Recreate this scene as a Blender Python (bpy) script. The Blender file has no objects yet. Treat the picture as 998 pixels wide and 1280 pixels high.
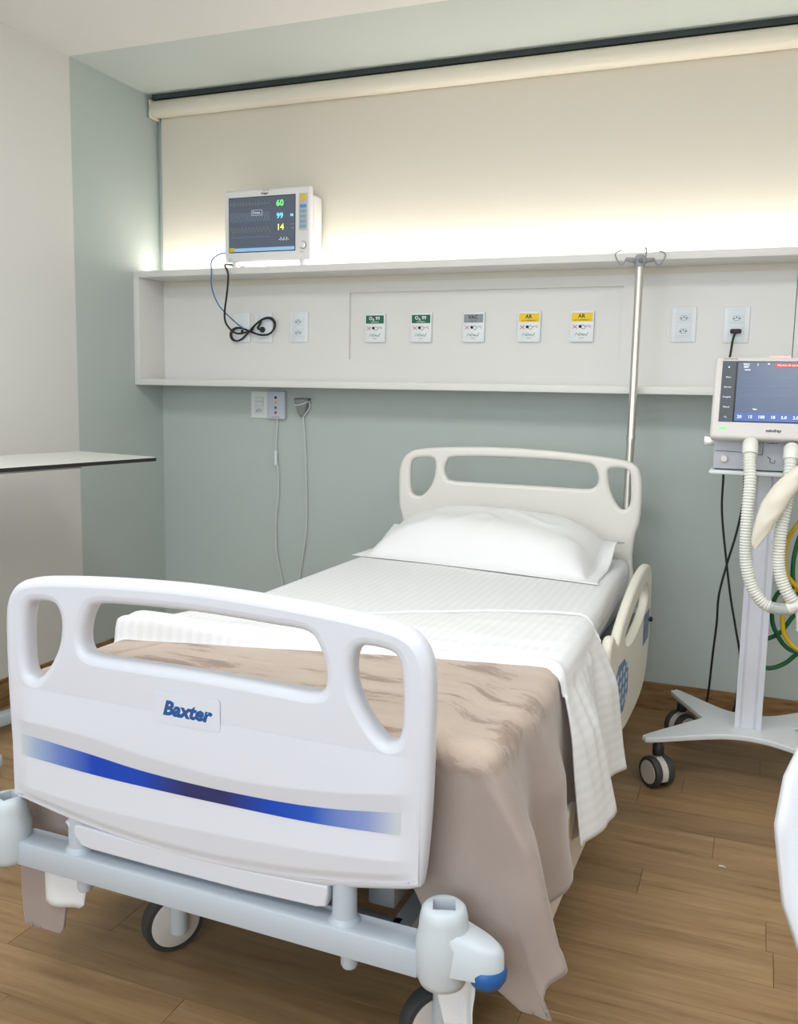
import bpy, bmesh, math, random
from mathutils import Vector, Matrix, noise
random.seed(7)
PI = math.pi
sc = bpy.context.scene
COL = sc.collection

# ------------------------------------------------------------------ camera
CP = Vector((2.66362, -3.63764, 1.24073)); YAW, PIT, ROL, FPX = -0.37645, 0.13191, -0.01927, 1132.47
fw = Vector((math.sin(YAW)*math.cos(PIT), math.cos(YAW)*math.cos(PIT), -math.sin(PIT)))
rt = Vector((math.cos(YAW), -math.sin(YAW), 0)); dn = fw.cross(rt)
rt2 = rt*math.cos(ROL)+dn*math.sin(ROL); dn2 = dn*math.cos(ROL)-rt*math.sin(ROL)
cam = bpy.data.objects.new('camera', bpy.data.cameras.new('camera')); COL.objects.link(cam)
R3 = Matrix((rt2, -dn2, -fw)).transposed()
cam.matrix_world = Matrix.Translation(CP) @ R3.to_4x4()
cam.data.sensor_fit = 'VERTICAL'; cam.data.sensor_height = 36; cam.data.lens = 36*FPX/1280
cam.data.clip_start = 0.05; cam.data.clip_end = 50
sc.camera = cam

# ------------------------------------------------------------------ world, lights, exposure
w = bpy.data.worlds.new('world'); sc.world = w; w.use_nodes = True
w.node_tree.nodes['Background'].inputs[0].default_value = (0.85, 0.92, 1, 1)
w.node_tree.nodes['Background'].inputs[1].default_value = 1.0
sc.view_settings.view_transform = 'Standard'; sc.view_settings.look = 'None'
sc.view_settings.exposure = 0.28; sc.view_settings.gamma = 1.0; sc.view_settings.use_curve_mapping = False

def area(name, loc, sx, sy, watt, col, rot=(0, 0, 0)):
    l = bpy.data.lights.new(name, 'AREA'); l.shape = 'RECTANGLE'; l.size = sx; l.size_y = sy
    l.energy = watt; l.color = col
    o = bpy.data.objects.new(name, l); COL.objects.link(o); o.location = loc; o.rotation_euler = rot
    return o
area('ceiling_lamp', (1.35, -2.3, 2.535), 1.2, 0.6, 17, (.95, .99, 1))
area('ceiling_lamp', (3.2, -2.3, 2.535), 1.2, 0.6, 15, (.95, .99, 1))
area('ceiling_lamp', (2.2, -4.2, 2.535), 1.6, 0.6, 17, (.96, .99, 1))
# daylight from the window in the wall behind the camera
area('daylight', (1.9, -4.93, 1.5), 2.2, 1.5, 30, (.80, .91, 1), (-PI/2, 0, PI))

# ------------------------------------------------------------------ materials
MC = {}
def mat(name, col, rough=.5, metal=0, emit=0, ecol=None, spec=None, trans=0, sheen=0, coat=0, bump=None, alpha=1, sss=0):
    if name in MC: return MC[name]
    m = bpy.data.materials.new(name); m.use_nodes = True; MC[name] = m
    n = m.node_tree.nodes; b = n['Principled BSDF']
    b.inputs['Base Color'].default_value = (*col, 1); b.inputs['Roughness'].default_value = rough
    b.inputs['Metallic'].default_value = metal
    if spec is not None: b.inputs['Specular IOR Level'].default_value = spec
    if emit: b.inputs['Emission Color'].default_value = (*(ecol or col), 1); b.inputs['Emission Strength'].default_value = emit
    if trans: b.inputs['Transmission Weight'].default_value = trans
    if sheen: b.inputs['Sheen Weight'].default_value = sheen; b.inputs['Sheen Roughness'].default_value = .4
    if coat: b.inputs['Coat Weight'].default_value = coat
    if sss: b.inputs['Subsurface Weight'].default_value = sss; b.inputs['Subsurface Scale'].default_value = .02
    if alpha < 1: b.inputs['Alpha'].default_value = alpha
    tc = n.new('ShaderNodeTexCoord'); L = m.node_tree.links
    sca, st = bump if bump else (300, .03)
    nz = n.new('ShaderNodeTexNoise'); nz.inputs['Scale'].default_value = sca; nz.inputs['Detail'].default_value = 3
    bp = n.new('ShaderNodeBump'); bp.inputs['Strength'].default_value = st; bp.inputs['Distance'].default_value = .002
    L.new(tc.outputs['Object'], nz.inputs['Vector']); L.new(nz.outputs[0], bp.inputs['Height']); L.new(bp.outputs[0], b.inputs['Normal'])
    return m
def nodes(m): return m.node_tree.nodes, m.node_tree.links, m.node_tree.nodes['Principled BSDF']
def ramp(n, stops):
    r = n.new('ShaderNodeValToRGB'); e = r.color_ramp.elements
    while len(e) < len(stops): e.new(.5)
    for k, (p, c) in enumerate(stops): e[k].position = p; e[k].color = (*c, 1)
    return r
def srgb(r, g, b):
    f = lambda c: ((c/255+.055)/1.055)**2.4 if c > 10 else c/255/12.92
    return (f(r), f(g), f(b))

M_white_wall = mat('wall_white_paint', srgb(228, 226, 222), .8, bump=(260, .12))
M_green = mat('wall_sage_paint', srgb(192, 202, 198), .8, bump=(260, .12))
M_ceil = mat('ceiling_white', srgb(240, 238, 235), .85)
M_lam = mat('white_laminate', srgb(232, 230, 226), .45)
M_plastic = mat('bed_white_plastic', srgb(217, 219, 227), .32, bump=(600, .02))
M_plastic_w = mat('head_warm_plastic', srgb(236, 233, 226), .35, bump=(600, .02))
M_rail = mat('rail_cream_plastic', srgb(230, 226, 212), .38)
M_frame = mat('frame_grey_paint', srgb(188, 197, 206), .35)
M_bump = mat('bumper_grey_plastic', srgb(198, 206, 211), .45)
M_blue = mat('blue_rubber', srgb(30, 92, 158), .4)
M_tire = mat('tire_rubber', srgb(62, 62, 64), .6)
M_disc = mat('wheel_disc', srgb(214, 208, 200), .5)
M_dark = mat('dark_plastic', srgb(40, 40, 42), .5)
M_gap_dark = mat('gap_dark', srgb(62, 70, 70), .5, .3)
M_steel = mat('steel', srgb(214, 212, 206), .33, 1)
M_steel2 = mat('platform_steel', srgb(120, 122, 126), .5, .3)
M_plate = mat('switch_plate', srgb(236, 240, 242), .35)
M_plate2 = mat('outlet_insert', srgb(228, 234, 238), .4)
M_hole = mat('socket_hole', srgb(25, 25, 28), .7)
M_mon = mat('monitor_white', srgb(238, 236, 236), .4)
M_vent = mat('ventilator_white', srgb(222, 217, 213), .4)
M_ventg = mat('ventilator_grey', srgb(186, 188, 194), .45)
M_cart = mat('cart_white', srgb(226, 230, 232), .4)
M_col = mat('column_white', srgb(224, 226, 236), .4)
M_blk = mat('black_cable', srgb(22, 22, 24), .5)
M_bluec = mat('blue_cable', srgb(40, 120, 170), .5)
M_cord = mat('white_cord', srgb(215, 218, 215), .5)
M_hose = mat('hose_plastic', srgb(236, 236, 228), .3)
M_clear = mat('clear_connector', srgb(235, 240, 240), .15, trans=.6)
M_bag = mat('test_bag', srgb(238, 231, 214), .4)
M_yel = mat('yellow_hose', srgb(214, 178, 20), .4)
M_grn = mat('green_hose', srgb(16, 98, 52), .4)
M_tabletop = mat('table_laminate', srgb(226, 228, 222), .35)
M_edge = mat('table_edge_black', srgb(34, 30, 28), .5)
M_chair = mat('chair_white', srgb(232, 234, 240), .35)
M_ink_blue = mat('ink_blue', srgb(28, 84, 150), .5)
M_ink_dark = mat('ink_dark', srgb(55, 58, 66), .6)
M_ink_grey = mat('ink_grey', srgb(120, 132, 128), .6)
M_ink_pink = mat('ink_pink', srgb(214, 92, 128), .6)
M_lgreen = mat('label_green', srgb(26, 104, 72), .5)
M_lgrey = mat('label_grey', srgb(146, 152, 158), .5)
M_lyel = mat('label_yellow', srgb(246, 208, 20), .5)
M_lwhite = mat('label_white', srgb(240, 240, 240), .5)
M_led = mat('led_strip', (1, .98, .92), .5, emit=19, ecol=(1, .965, .88))
M_scr = mat('screen_dark', srgb(84, 92, 108), .25, emit=.06, ecol=(.4, .5, .7))
M_scrbar = mat('screen_bar', srgb(140, 180, 220), .3, emit=.25, ecol=(.4, .62, .9))
M_vscr = mat('ventilator_screen', srgb(84, 98, 124), .25, emit=.07, ecol=(.4, .5, .8))
M_vbar = mat('ventilator_screen_bar', srgb(70, 96, 160), .3, emit=.12, ecol=(.25, .4, .9))
M_vside = mat('ventilator_key_strip', srgb(76, 84, 92), .3)
M_black = mat('screen_edge_black', srgb(20, 22, 28), .2)
def glow(name, c, e=.8): return mat(name, c, .4, emit=e, ecol=c)
G_green = glow('glow_green', srgb(120, 235, 130)); G_cyan = glow('glow_cyan', srgb(110, 215, 245))
G_yel = glow('glow_yellow', srgb(235, 235, 120)); G_white = glow('glow_white', srgb(225, 232, 240), .5)
G_olive = glow('glow_olive', srgb(150, 152, 110), .25); G_teal = glow('glow_trace', srgb(140, 158, 180), .25)
G_red = glow('glow_red', srgb(240, 110, 105), .6); G_pink = glow('alarm_light', srgb(255, 180, 170), .6)

def mat_floor():
    m = mat('oak_plank', srgb(150, 118, 84), .42, bump=(60, .05)); n, L, b = nodes(m)
    tc = n.new('ShaderNodeTexCoord'); oi = n.new('ShaderNodeObjectInfo')
    mp = n.new('ShaderNodeMapping'); mp.inputs['Scale'].default_value = (1.1, 13, 1)
    ad = n.new('ShaderNodeVectorMath'); ad.operation = 'ADD'
    sx = n.new('ShaderNodeMath'); sx.operation = 'MULTIPLY'; sx.inputs[1].default_value = 37
    L.new(oi.outputs['Random'], sx.inputs[0]); L.new(tc.outputs['Object'], ad.inputs[0]); L.new(sx.outputs[0], ad.inputs[1])
    L.new(ad.outputs[0], mp.inputs[0])
    n1 = n.new('ShaderNodeTexNoise'); n1.inputs['Scale'].default_value = 2.6; n1.inputs['Detail'].default_value = 8; n1.inputs['Roughness'].default_value = .62; n1.inputs['Distortion'].default_value = .7
    L.new(mp.outputs[0], n1.inputs['Vector'])
    r1 = ramp(n, [(.25, srgb(126, 96, 64)), (.42, srgb(154, 122, 85)), (.6, srgb(168, 136, 98)), (.8, srgb(182, 151, 113))])
    L.new(n1.outputs[0], r1.inputs[0])
    mp2 = n.new('ShaderNodeMapping'); mp2.inputs['Scale'].default_value = (6, 160, 1); L.new(ad.outputs[0], mp2.inputs[0])
    n2 = n.new('ShaderNodeTexNoise'); n2.inputs['Scale'].default_value = 3; n2.inputs['Detail'].default_value = 4; L.new(mp2.outputs[0], n2.inputs['Vector'])
    r2 = ramp(n, [(.3, (.72, .72, .72)), (.62, (1, 1, 1))]); L.new(n2.outputs[0], r2.inputs[0])
    mx = n.new('ShaderNodeMix'); mx.data_type = 'RGBA'; mx.blend_type = 'MULTIPLY'; mx.inputs[0].default_value = .4
    L.new(r1.outputs[0], mx.inputs[6]); L.new(r2.outputs[0], mx.inputs[7])
    hs = n.new('ShaderNodeHueSaturation'); mr = n.new('ShaderNodeMapRange'); mr.inputs[3].default_value = .86; mr.inputs[4].default_value = 1.1
    L.new(oi.outputs['Random'], mr.inputs[0]); L.new(mr.outputs[0], hs.inputs['Value']); L.new(mx.outputs[2], hs.inputs['Color'])
    L.new(hs.outputs[0], b.inputs['Base Color'])
    return m
M_floor = mat_floor()
M_base = mat('oak_baseboard', srgb(150, 116, 78), .5); 
def grainy(m, scale, stops):
    n, L, b = nodes(m); tc = n.new('ShaderNodeTexCoord'); mp = n.new('ShaderNodeMapping'); mp.inputs['Scale'].default_value = scale
    nz = n.new('ShaderNodeTexNoise'); nz.inputs['Scale'].default_value = 3; nz.inputs['Detail'].default_value = 6
    L.new(tc.outputs['Object'], mp.inputs[0]); L.new(mp.outputs[0], nz.inputs['Vector'])
    r = ramp(n, stops); L.new(nz.outputs[0], r.inputs[0]); L.new(r.outputs[0], b.inputs['Base Color'])
grainy(M_base, (4, 4, 22), [(.3, srgb(120, 86, 52)), (.5, srgb(146, 112, 74)), (.72, srgb(168, 134, 94))])
M_under = mat('floor_under', srgb(70, 52, 36), .8)

def mat_sheet(name, stripes, col=srgb(236, 237, 238)):
    m = mat(name, col, .75, sheen=.15, bump=(900, .15)); n, L, b = nodes(m)
    if stripes:
        tc = n.new('ShaderNodeTexCoord'); sp = n.new('ShaderNodeSeparateXYZ'); L.new(tc.outputs['UV'], sp.inputs[0])
        mu = n.new('ShaderNodeMath'); mu.operation = 'MULTIPLY'; mu.inputs[1].default_value = 2*PI/.024; L.new(sp.outputs[0], mu.inputs[0])
        sn = n.new('ShaderNodeMath'); sn.operation = 'SINE'; L.new(mu.outputs[0], sn.inputs[0])
        r = ramp(n, [(.42, tuple(c*.955 for c in col)), (.58, col)])
        mr = n.new('ShaderNodeMapRange'); mr.inputs[1].default_value = -1; L.new(sn.outputs[0], mr.inputs[0]); L.new(mr.outputs[0], r.inputs[0])
        L.new(r.outputs[0], b.inputs['Base Color'])
        rr = n.new('ShaderNodeMapRange'); rr.inputs[3].default_value = .8; rr.inputs[4].default_value = .6; L.new(mr.outputs[0], rr.inputs[0]); L.new(rr.outputs[0], b.inputs['Roughness'])
    return m
M_sheet = mat_sheet('striped_sheet', True); M_pillow = mat_sheet('pillow_cotton', False, srgb(240, 240, 240))
M_mattress = mat('mattress_cover', srgb(200, 205, 210), .7)
def mat_blanket():
    m = mat('fleece_blanket', srgb(190, 168, 154), .9, sheen=.5, bump=(500, .3)); n, L, b = nodes(m)
    tc = n.new('ShaderNodeTexCoord'); mp = n.new('ShaderNodeMapping'); mp.inputs['Scale'].default_value = (2.2, 7.5, 1); mp.inputs['Rotation'].default_value = (0, 0, .12)
    L.new(tc.outputs['UV'], mp.inputs[0])
    nz = n.new('ShaderNodeTexNoise'); nz.inputs['Scale'].default_value = 1.7; nz.inputs['Detail'].default_value = 6; nz.inputs['Roughness'].default_value = .68; nz.inputs['Distortion'].default_value = .35
    L.new(mp.outputs[0], nz.inputs['Vector'])
    r = ramp(n, [(.39, srgb(140, 119, 104)), (.435, srgb(157, 136, 121)), (.47, srgb(178, 159, 144)), (.75, srgb(192, 174, 159))])
    L.new(nz.outputs[0], r.inputs[0])
    # brushed nap patches on top; the drop's shaded tone is put into its colour
    at = n.new('ShaderNodeAttribute'); at.attribute_name = 'nap'; mx = n.new('ShaderNodeMix'); mx.data_type = 'RGBA'
    mx.inputs[6].default_value = (*srgb(165, 150, 142), 1)
    L.new(at.outputs['Fac'], mx.inputs[0]); L.new(r.outputs[0], mx.inputs[7]); L.new(mx.outputs[2], b.inputs['Base Color'])
    n2 = n.new('ShaderNodeTexNoise'); n2.inputs['Scale'].default_value = 400; L.new(tc.outputs['UV'], n2.inputs['Vector'])
    return m
M_blanket = mat_blanket()
def mat_blind():
    m = mat('blind_fabric', srgb(226, 219, 205), .85, bump=(900, .2)); return m
M_blind = mat_blind(); M_alum = mat('blind_tube_cream', srgb(236, 228, 212), .45)
def mat_stripe():
    m = mat('blue_stripe_print', srgb(20, 80, 180), .35); n, L, b = nodes(m)
    tc = n.new('ShaderNodeTexCoord'); sp = n.new('ShaderNodeSeparateXYZ'); L.new(tc.outputs['UV'], sp.inputs[0])
    w0 = srgb(205, 212, 216); bl = srgb(8, 68, 182); dk = srgb(44, 48, 100); lb = srgb(108, 134, 200)
    r = ramp(n, [(0, w0), (.05, srgb(160, 178, 210)), (.12, lb), (.22, bl), (.36, bl), (.48, dk), (.58, dk), (.7, bl), (.8, srgb(30, 86, 190)), (.86, lb), (.93, srgb(140, 156, 208)), (1, w0)])
    L.new(sp.outputs[0], r.inputs[0]); L.new(r.outputs[0], b.inputs['Base Color'])
    return m
M_stripe = mat_stripe()
M_panelblue = mat('rail_keypad_blue', srgb(92, 118, 160), .4)

# ------------------------------------------------------------------ helpers
def empty(name, loc, rz=0, label=None, cat=None, group=None, kind=None):
    o = bpy.data.objects.new(name, None); COL.objects.link(o); o.location = loc; o.rotation_euler = (0, 0, rz)
    o.empty_display_size = .05; tag(o, label, cat, group, kind); return o
def tag(o, label=None, cat=None, group=None, kind=None):
    if label: o['label'] = label
    if cat: o['category'] = cat
    if group: o['group'] = group
    if kind: o['kind'] = kind
    return o
def link(name, me, m, parent=None, loc=None, rot=None, smooth=True):
    o = bpy.data.objects.new(name, me); COL.objects.link(o)
    if m:
        me.materials.clear(); me.materials.append(m)
    if smooth:
        for p in me.polygons: p.use_smooth = True
    if parent: o.parent = parent
    if loc is not None: o.location = loc
    if rot is not None: o.rotation_euler = rot
    return o
def obj(name, bm, m, parent=None, loc=None, rot=None, smooth=False, auto=None):
    me = bpy.data.meshes.new(name); bmesh.ops.recalc_face_normals(bm, faces=bm.faces); bm.to_mesh(me); bm.free()
    o = link(name, me, m, parent, loc, rot, smooth)
    if auto: 
        me.set_sharp_from_angle(angle=auto)
    return o
def box(bm, x0, x1, y0, y1, z0, z1, bev=0, seg=2):
    b2 = bmesh.new(); bmesh.ops.create_cube(b2, size=1)
    for v in b2.verts: v.co = Vector(((x0+x1)/2+v.co.x*(x1-x0), (y0+y1)/2+v.co.y*(y1-y0), (z0+z1)/2+v.co.z*(z1-z0)))
    if bev: bmesh.ops.bevel(b2, geom=b2.edges[:], offset=bev, segments=seg, affect='EDGES', profile=.5)
    me = bpy.data.meshes.new('t'); b2.to_mesh(me); b2.free(); bm.from_mesh(me); bpy.data.meshes.remove(me)
def B(name, m, dims, parent=None, bev=.0, loc=None, rot=None, seg=2):
    bm = bmesh.new(); box(bm, *dims, bev=bev, seg=seg)
    return obj(name, bm, m, parent, loc, rot, smooth=bev > 0, auto=.6 if bev > 0 else None)
def crom(pts, n):
    P = [Vector(p) for p in pts]
    if len(P) < 3 or n <= 1: return P
    out = []
    for i in range(len(P)-1):
        a = P[i-1] if i else P[0]*2-P[1]; b = P[i]; c = P[i+1]; d = P[i+2] if i+2 < len(P) else P[-1]*2-P[-2]
        for k in range(n):
            t = k/n; out.append(.5*((2*b)+(c-a)*t+(2*a-5*b+4*c-d)*t*t+(3*b-a-3*c+d)*t**3))
    out.append(P[-1]); return out
def tube(bm, pts, r, seg=8, sm=6, cap=True, rf=None):
    P = crom(pts, sm); n = len(P); up = Vector((.13, .27, 1)).normalized(); rings = []
    for i, p in enumerate(P):
        t = (P[min(i+1, n-1)]-P[max(i-1, 0)])
        t = t.normalized() if t.length > 1e-9 else Vector((0, 0, 1))
        u = up-t*up.dot(t)
        if u.length < 1e-3: u = Vector((1, 0, 0))-t*t.x
        u.normalize(); up = u; q = t.cross(u)
        rr = rf(i/(n-1), i) if rf else r
        rings.append([bm.verts.new(p+(u*math.cos(2*PI*k/seg)+q*math.sin(2*PI*k/seg))*rr) for k in range(seg)])
    for a, b in zip(rings, rings[1:]):
        for k in range(seg): bm.faces.new((a[k], a[(k+1) % seg], b[(k+1) % seg], b[k]))
    if cap: bm.faces.new(rings[0][::-1]); bm.faces.new(rings[-1])
def T(name, m, pts, r, parent=None, seg=8, sm=6, rf=None):
    bm = bmesh.new(); tube(bm, pts, r, seg, sm, rf=rf); return obj(name, bm, m, parent, smooth=True, auto=.9)
def lathe(bm, prof, c=(0, 0, 0), axis='Z', seg=32):
    c = Vector(c); rings = []
    def pos(r, h, a):
        x, y = r*math.cos(a), r*math.sin(a)
        return c+(Vector((x, y, h)) if axis == 'Z' else Vector((x, h, y)) if axis == 'Y' else Vector((h, x, y)))
    for r, h in prof:
        rings.append([bm.verts.new(pos(r, h, 0))] if r < 1e-6 else [bm.verts.new(pos(r, h, 2*PI*k/seg)) for k in range(seg)])
    for a, b in zip(rings, rings[1:]):
        for k in range(seg):
            k2 = (k+1) % seg
            if len(a) == 1 and len(b) > 1: bm.faces.new((a[0], b[k2], b[k]))
            elif len(b) == 1 and len(a) > 1: bm.faces.new((a[k], a[k2], b[0]))
            elif len(a) > 1: bm.faces.new((a[k], a[k2], b[k2], b[k]))
def Lt(name, m, prof, parent=None, c=(0, 0, 0), axis='Z', seg=32, loc=None, rot=None):
    bm = bmesh.new(); lathe(bm, prof, c, axis, seg); return obj(name, bm, m, parent, loc, rot, smooth=True, auto=.7)
def cyl(r, h0, h1, b=.002): return [(0, h0), (r-b, h0), (r, h0+b), (r, h1-b), (r-b, h1), (0, h1)]
def poly2(pts, closed=True, n=5):
    P = [Vector((p[0], p[1], 0)) for p in pts]; N = len(P); out = []
    for i in range(N):
        a, b, c, d = P[i-1], P[i], P[(i+1) % N], P[(i+2) % N]
        for k in range(n):
            t = k/n; out.append(.5*((2*b)+(c-a)*t+(2*a-5*b+4*c-d)*t*t+(3*b-a-3*c+d)*t**3))
    return out
def curve_plate(name, m, outer, holes, ext, bev, parent=None, matrix=None, smooth_n=5, res=3, loc=None, rot=None):
    """outline with openings, rounded edges; drawn in local x,z and thick in y"""
    cu = bpy.data.curves.new('c', 'CURVE'); cu.dimensions = '2D'; cu.fill_mode = 'BOTH'; cu.extrude = ext; cu.bevel_depth = bev; cu.bevel_resolution = res; cu.offset = -bev
    for pts in [outer]+holes:
        P = poly2(pts, n=smooth_n) if smooth_n > 1 else [Vector((p[0], p[1], 0)) for p in pts]
        s = cu.splines.new('POLY'); s.points.add(len(P)-1)
        for q, p in zip(s.points, P): q.co = (p.x, p.y, 0, 1)
        s.use_cyclic_u = True
    t = bpy.data.objects.new('t', cu); COL.objects.link(t)
    dg = bpy.context.evaluated_depsgraph_get(); me = bpy.data.meshes.new_from_object(t.evaluated_get(dg))
    bpy.data.objects.remove(t); bpy.data.curves.remove(cu)
    me.name = name; me.transform(Matrix.Rotation(PI/2, 4, 'X'))
    if matrix: me.transform(matrix)
    o = link(name, me, m, parent, loc, rot, True); me.set_sharp_from_angle(angle=.75)
    return o
def text(name, s, size, m, parent, loc, rot=(PI/2, 0, 0), shear=0, off=0, align='CENTER', sx=1, ext=.0002):
    cu = bpy.data.curves.new('t', 'FONT'); cu.body = s; cu.size = size; cu.shear = shear; cu.offset = off; cu.extrude = ext
    cu.align_x = align; cu.align_y = 'CENTER'; cu.resolution_u = 2
    t = bpy.data.objects.new('t', cu); COL.objects.link(t)
    dg = bpy.context.evaluated_depsgraph_get(); me = bpy.data.meshes.new_from_object(t.evaluated_get(dg))
    bpy.data.objects.remove(t); bpy.data.curves.remove(cu); me.name = name
    if sx != 1: me.transform(Matrix.Diagonal((sx, 1, 1, 1)))
    return link(name, me, m, parent, loc, rot, False)
def grid(name, m, nu, nv, f, parent=None, loc=None, rot=None, thick=0, uv=None, nap=None, sub=0, keep=None):
    vs = [f(i/(nu-1), j/(nv-1)) for j in range(nv) for i in range(nu)]
    fc = [(j*nu+i, j*nu+i+1, (j+1)*nu+i+1, (j+1)*nu+i) for j in range(nv-1) for i in range(nu-1) if not keep or keep((i+.5)/(nu-1), (j+.5)/(nv-1))]
    me = bpy.data.meshes.new(name); me.from_pydata(vs, [], fc); me.update()
    if uv:
        l = me.uv_layers.new(name='UVMap')
        for p in me.polygons:
            for li in p.loop_indices:
                vi = me.loops[li].vertex_index; l.data[li].uv = uv((vi % nu)/(nu-1), (vi//nu)/(nv-1))
    if nap:
        a = me.attributes.new('nap', 'FLOAT', 'POINT')
        for vi in range(len(vs)): a.data[vi].value = nap(vs[vi])
    o = link(name, me, m, parent, loc, rot, True)
    if thick:
        md = o.modifiers.new('s', 'SOLIDIFY'); md.thickness = thick; md.offset = 0
    if sub:
        md = o.modifiers.new('b', 'SUBSURF'); md.levels = sub; md.render_levels = sub
    return o
def sst(a, b, x):
    t = max(0, min(1, (x-a)/(b-a))); return t*t*(3-2*t)
def NZ(x, y, z=0, s=1): return noise.noise(Vector((x*s, y*s, z)))

# ------------------------------------------------------------------ room
RX, RY, ZC = 4.3, -4.95, 2.544
BAND = -.581
def quadbm(faces):
    bm = bmesh.new()
    for f in faces: bm.faces.new([bm.verts.new(p) for p in f])
    return bm
def structure(name, bm, mats, midx=None):
    me = bpy.data.meshes.new(name); bm.to_mesh(me); bm.free()
    o = bpy.data.objects.new(name, me); COL.objects.link(o)
    for m in mats: me.materials.append(m)
    if midx:
        for p, i in zip(me.polygons, midx): p.material_index = i
    o['kind'] = 'structure'; return o
bm = bmesh.new(); box(bm, -.1, 0, RY, BAND, 0, ZC); box(bm, -.1, 0, BAND, 0, 0, ZC); structure('wall_left', bm, [M_white_wall, M_green], [0]*6+[1]*6)
bm = bmesh.new(); box(bm, -.1, RX+.1, 0, .1, 0, ZC); structure('wall_back', bm, [M_green])
bm = bmesh.new(); box(bm, RX, RX+.1, RY, 0, 0, ZC); structure('wall_right', bm, [M_white_wall])
bm = bmesh.new(); box(bm, -.1, .7, RY-.1, RY, 0, ZC); box(bm, 3.1, RX+.1, RY-.1, RY, 0, ZC); box(bm, .7, 3.1, RY-.1, RY, 0, .7); box(bm, .7, 3.1, RY-.1, RY, 2.3, ZC)
structure('wall_front', bm, [M_white_wall])
bm = bmesh.new(); box(bm, .7, 3.1, RY-.06, RY-.05, .7, 2.3); wg = structure('window_1', bm, [mat('window_glass', (.9, .95, 1), .02, trans=1)])
for k, d in enumerate([(.7, 3.1, .7, .75), (.7, 3.1, 2.25, 2.3), (.7, .75, .75, 2.25), (3.05, 3.1, .75, 2.25), (1.875, 1.925, .75, 2.25)]):
    o = B('window_frame', M_frame, (d[0], d[1], RY-.08, RY-.03, d[2], d[3]), wg)
bm = bmesh.new(); box(bm, -.1, RX+.1, RY, BAND, ZC, ZC+.1); box(bm, -.1, RX+.1, BAND, .1, ZC, ZC+.1); structure('ceiling', bm, [M_ceil, mat('ceiling_sage_lit', srgb(210, 217, 213), .85)], [0]*6+[1]*6)  # sage band's colour is lightened to carry the light strip's glow
bm = bmesh.new(); box(bm, 0, RX, -.012, 0, .0, .11, ); bb = structure('baseboard_back', bm, [M_base])
bm = bmesh.new(); box(bm, 0, .012, RY, -.012, .0, .11); structure('baseboard_left', bm, [M_base])
bm = bmesh.new(); box(bm, RX-.012, RX, RY, -.012, .0, .11); structure('baseboard_right', bm, [M_base])
# floor: oak planks laid across the room
fl = B('floor', M_under, (-.1, RX+.1, RY-.1, .1, -.12, -.004)); fl['kind'] = 'structure'
W0, WO, PL = .1302, -1.2926, .94
joint = {0: 2.452, -2: 2.62, -4: 2.384, 3: 2.309, 2: 2.769, 7: 1.646, 8: 1.31, 6: 1.175}
bmp = bmesh.new(); box(bmp, .0006, PL-.0006, .0005, W0-.0005, -.004, 0)
pm = bpy.data.meshes.new('plank'); bmp.to_mesh(pm); bmp.free(); pm.materials.append(M_floor)
cutm = {}
for k in range(-10, 29):
    y0 = WO-(k+1)*W0
    j = joint.get(k, 2.4+((k*0.377) % 1)*PL)
    x = j-math.ceil(j/PL)*PL
    while x < RX:
        a, b_ = max(x, 0), min(x+PL, RX); ya, yb = max(y0, RY), min(y0+W0, 0)
        if b_-a > .02 and yb-ya > .01:
            if a == x and b_ == x+PL and ya == y0 and yb == y0+W0: me = pm
            else:
                bmp = bmesh.new(); box(bmp, a-x+.0003, b_-x-.0003, ya-y0+.0004, yb-y0-.0004, -.004, 0)
                me = bpy.data.meshes.new('plank'); bmp.to_mesh(me); bmp.free(); me.materials.append(M_floor)
            o = bpy.data.objects.new('plank', me); COL.objects.link(o); o.parent = fl; o.location = (x, y0, 0)
        x += PL
sm_ = B('floor_seam', mat('seam_weld', srgb(176, 146, 112), .5), (0, RX, -1.9448, -1.9424, -.002, .0004), fl)
# dark box standing in for the dark gap over the blind
bm = bmesh.new(); box(bm, .02, 4.25, -.075, -.012, 2.522, ZC); structure('trim_1', bm, [M_gap_dark])

# roller blind
rb = empty('roller_blind', (2.1, -.05, 1.79), 0, 'cream fabric roller blind drawn down behind the white wall shelf', 'blind')
def RB(o): o.location = -rb.location; return o
RB(Lt('roller_tube', M_alum, [(0, .02), (.034, .02), (.037, .024), (.037, 4.22), (.034, 4.226), (0, 4.226)], rb, (0, -.058, 2.483), 'X', 32))
RB(B('blind_fabric', M_blind, (.032, 4.2, -.024, -.021, 1.70, 2.49), rb))
RB(B('end_bracket', M_alum, (.012, .02, -.09, -.016, 2.44, 2.5215), rb, bev=.003))

# ------------------------------------------------------------------ wall console (medical gas shelf)
con = empty('wall_console', (2.1, -.1, 1.25), 0, 'long white laminate box shelf across the back wall carrying outlets and gas points', 'wall shelf')
def CN(o): o.location = -con.location; return o
D = -.2078
CN(B('top_board', M_lam, (.0005, 4.2, D, -.026, 1.726, 1.754), con, .0015))
CN(B('bottom_board', M_lam, (.0005, 4.2, D, -.0005, 1.2497, 1.277), con, .0015))
CN(B('end_board', M_lam, (.0005, .03, D, -.0005, 1.277, 1.726), con, .001))
CN(B('end_board', M_lam, (4.17, 4.2, D, -.0005, 1.277, 1.726), con, .001))
PB = -.022
def frame_hole(bm, x0, x1, z0, z1, hx0, hx1, hz0, hz1):
    box(bm, x0, hx0, PB, -.001, z0, z1); box(bm, hx1, x1, PB, -.001, z0, z1); box(bm, hx0, hx1, PB, -.001, z0, hz0); box(bm, hx0, hx1, PB, -.001, hz1, z1)
bm = bmesh.new(); frame_hole(bm, .03, 2.752, 1.277, 1.726, .986, 2.141, 1.377, 1.659)
CN(obj('back_panel', bm, M_lam, con))
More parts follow.
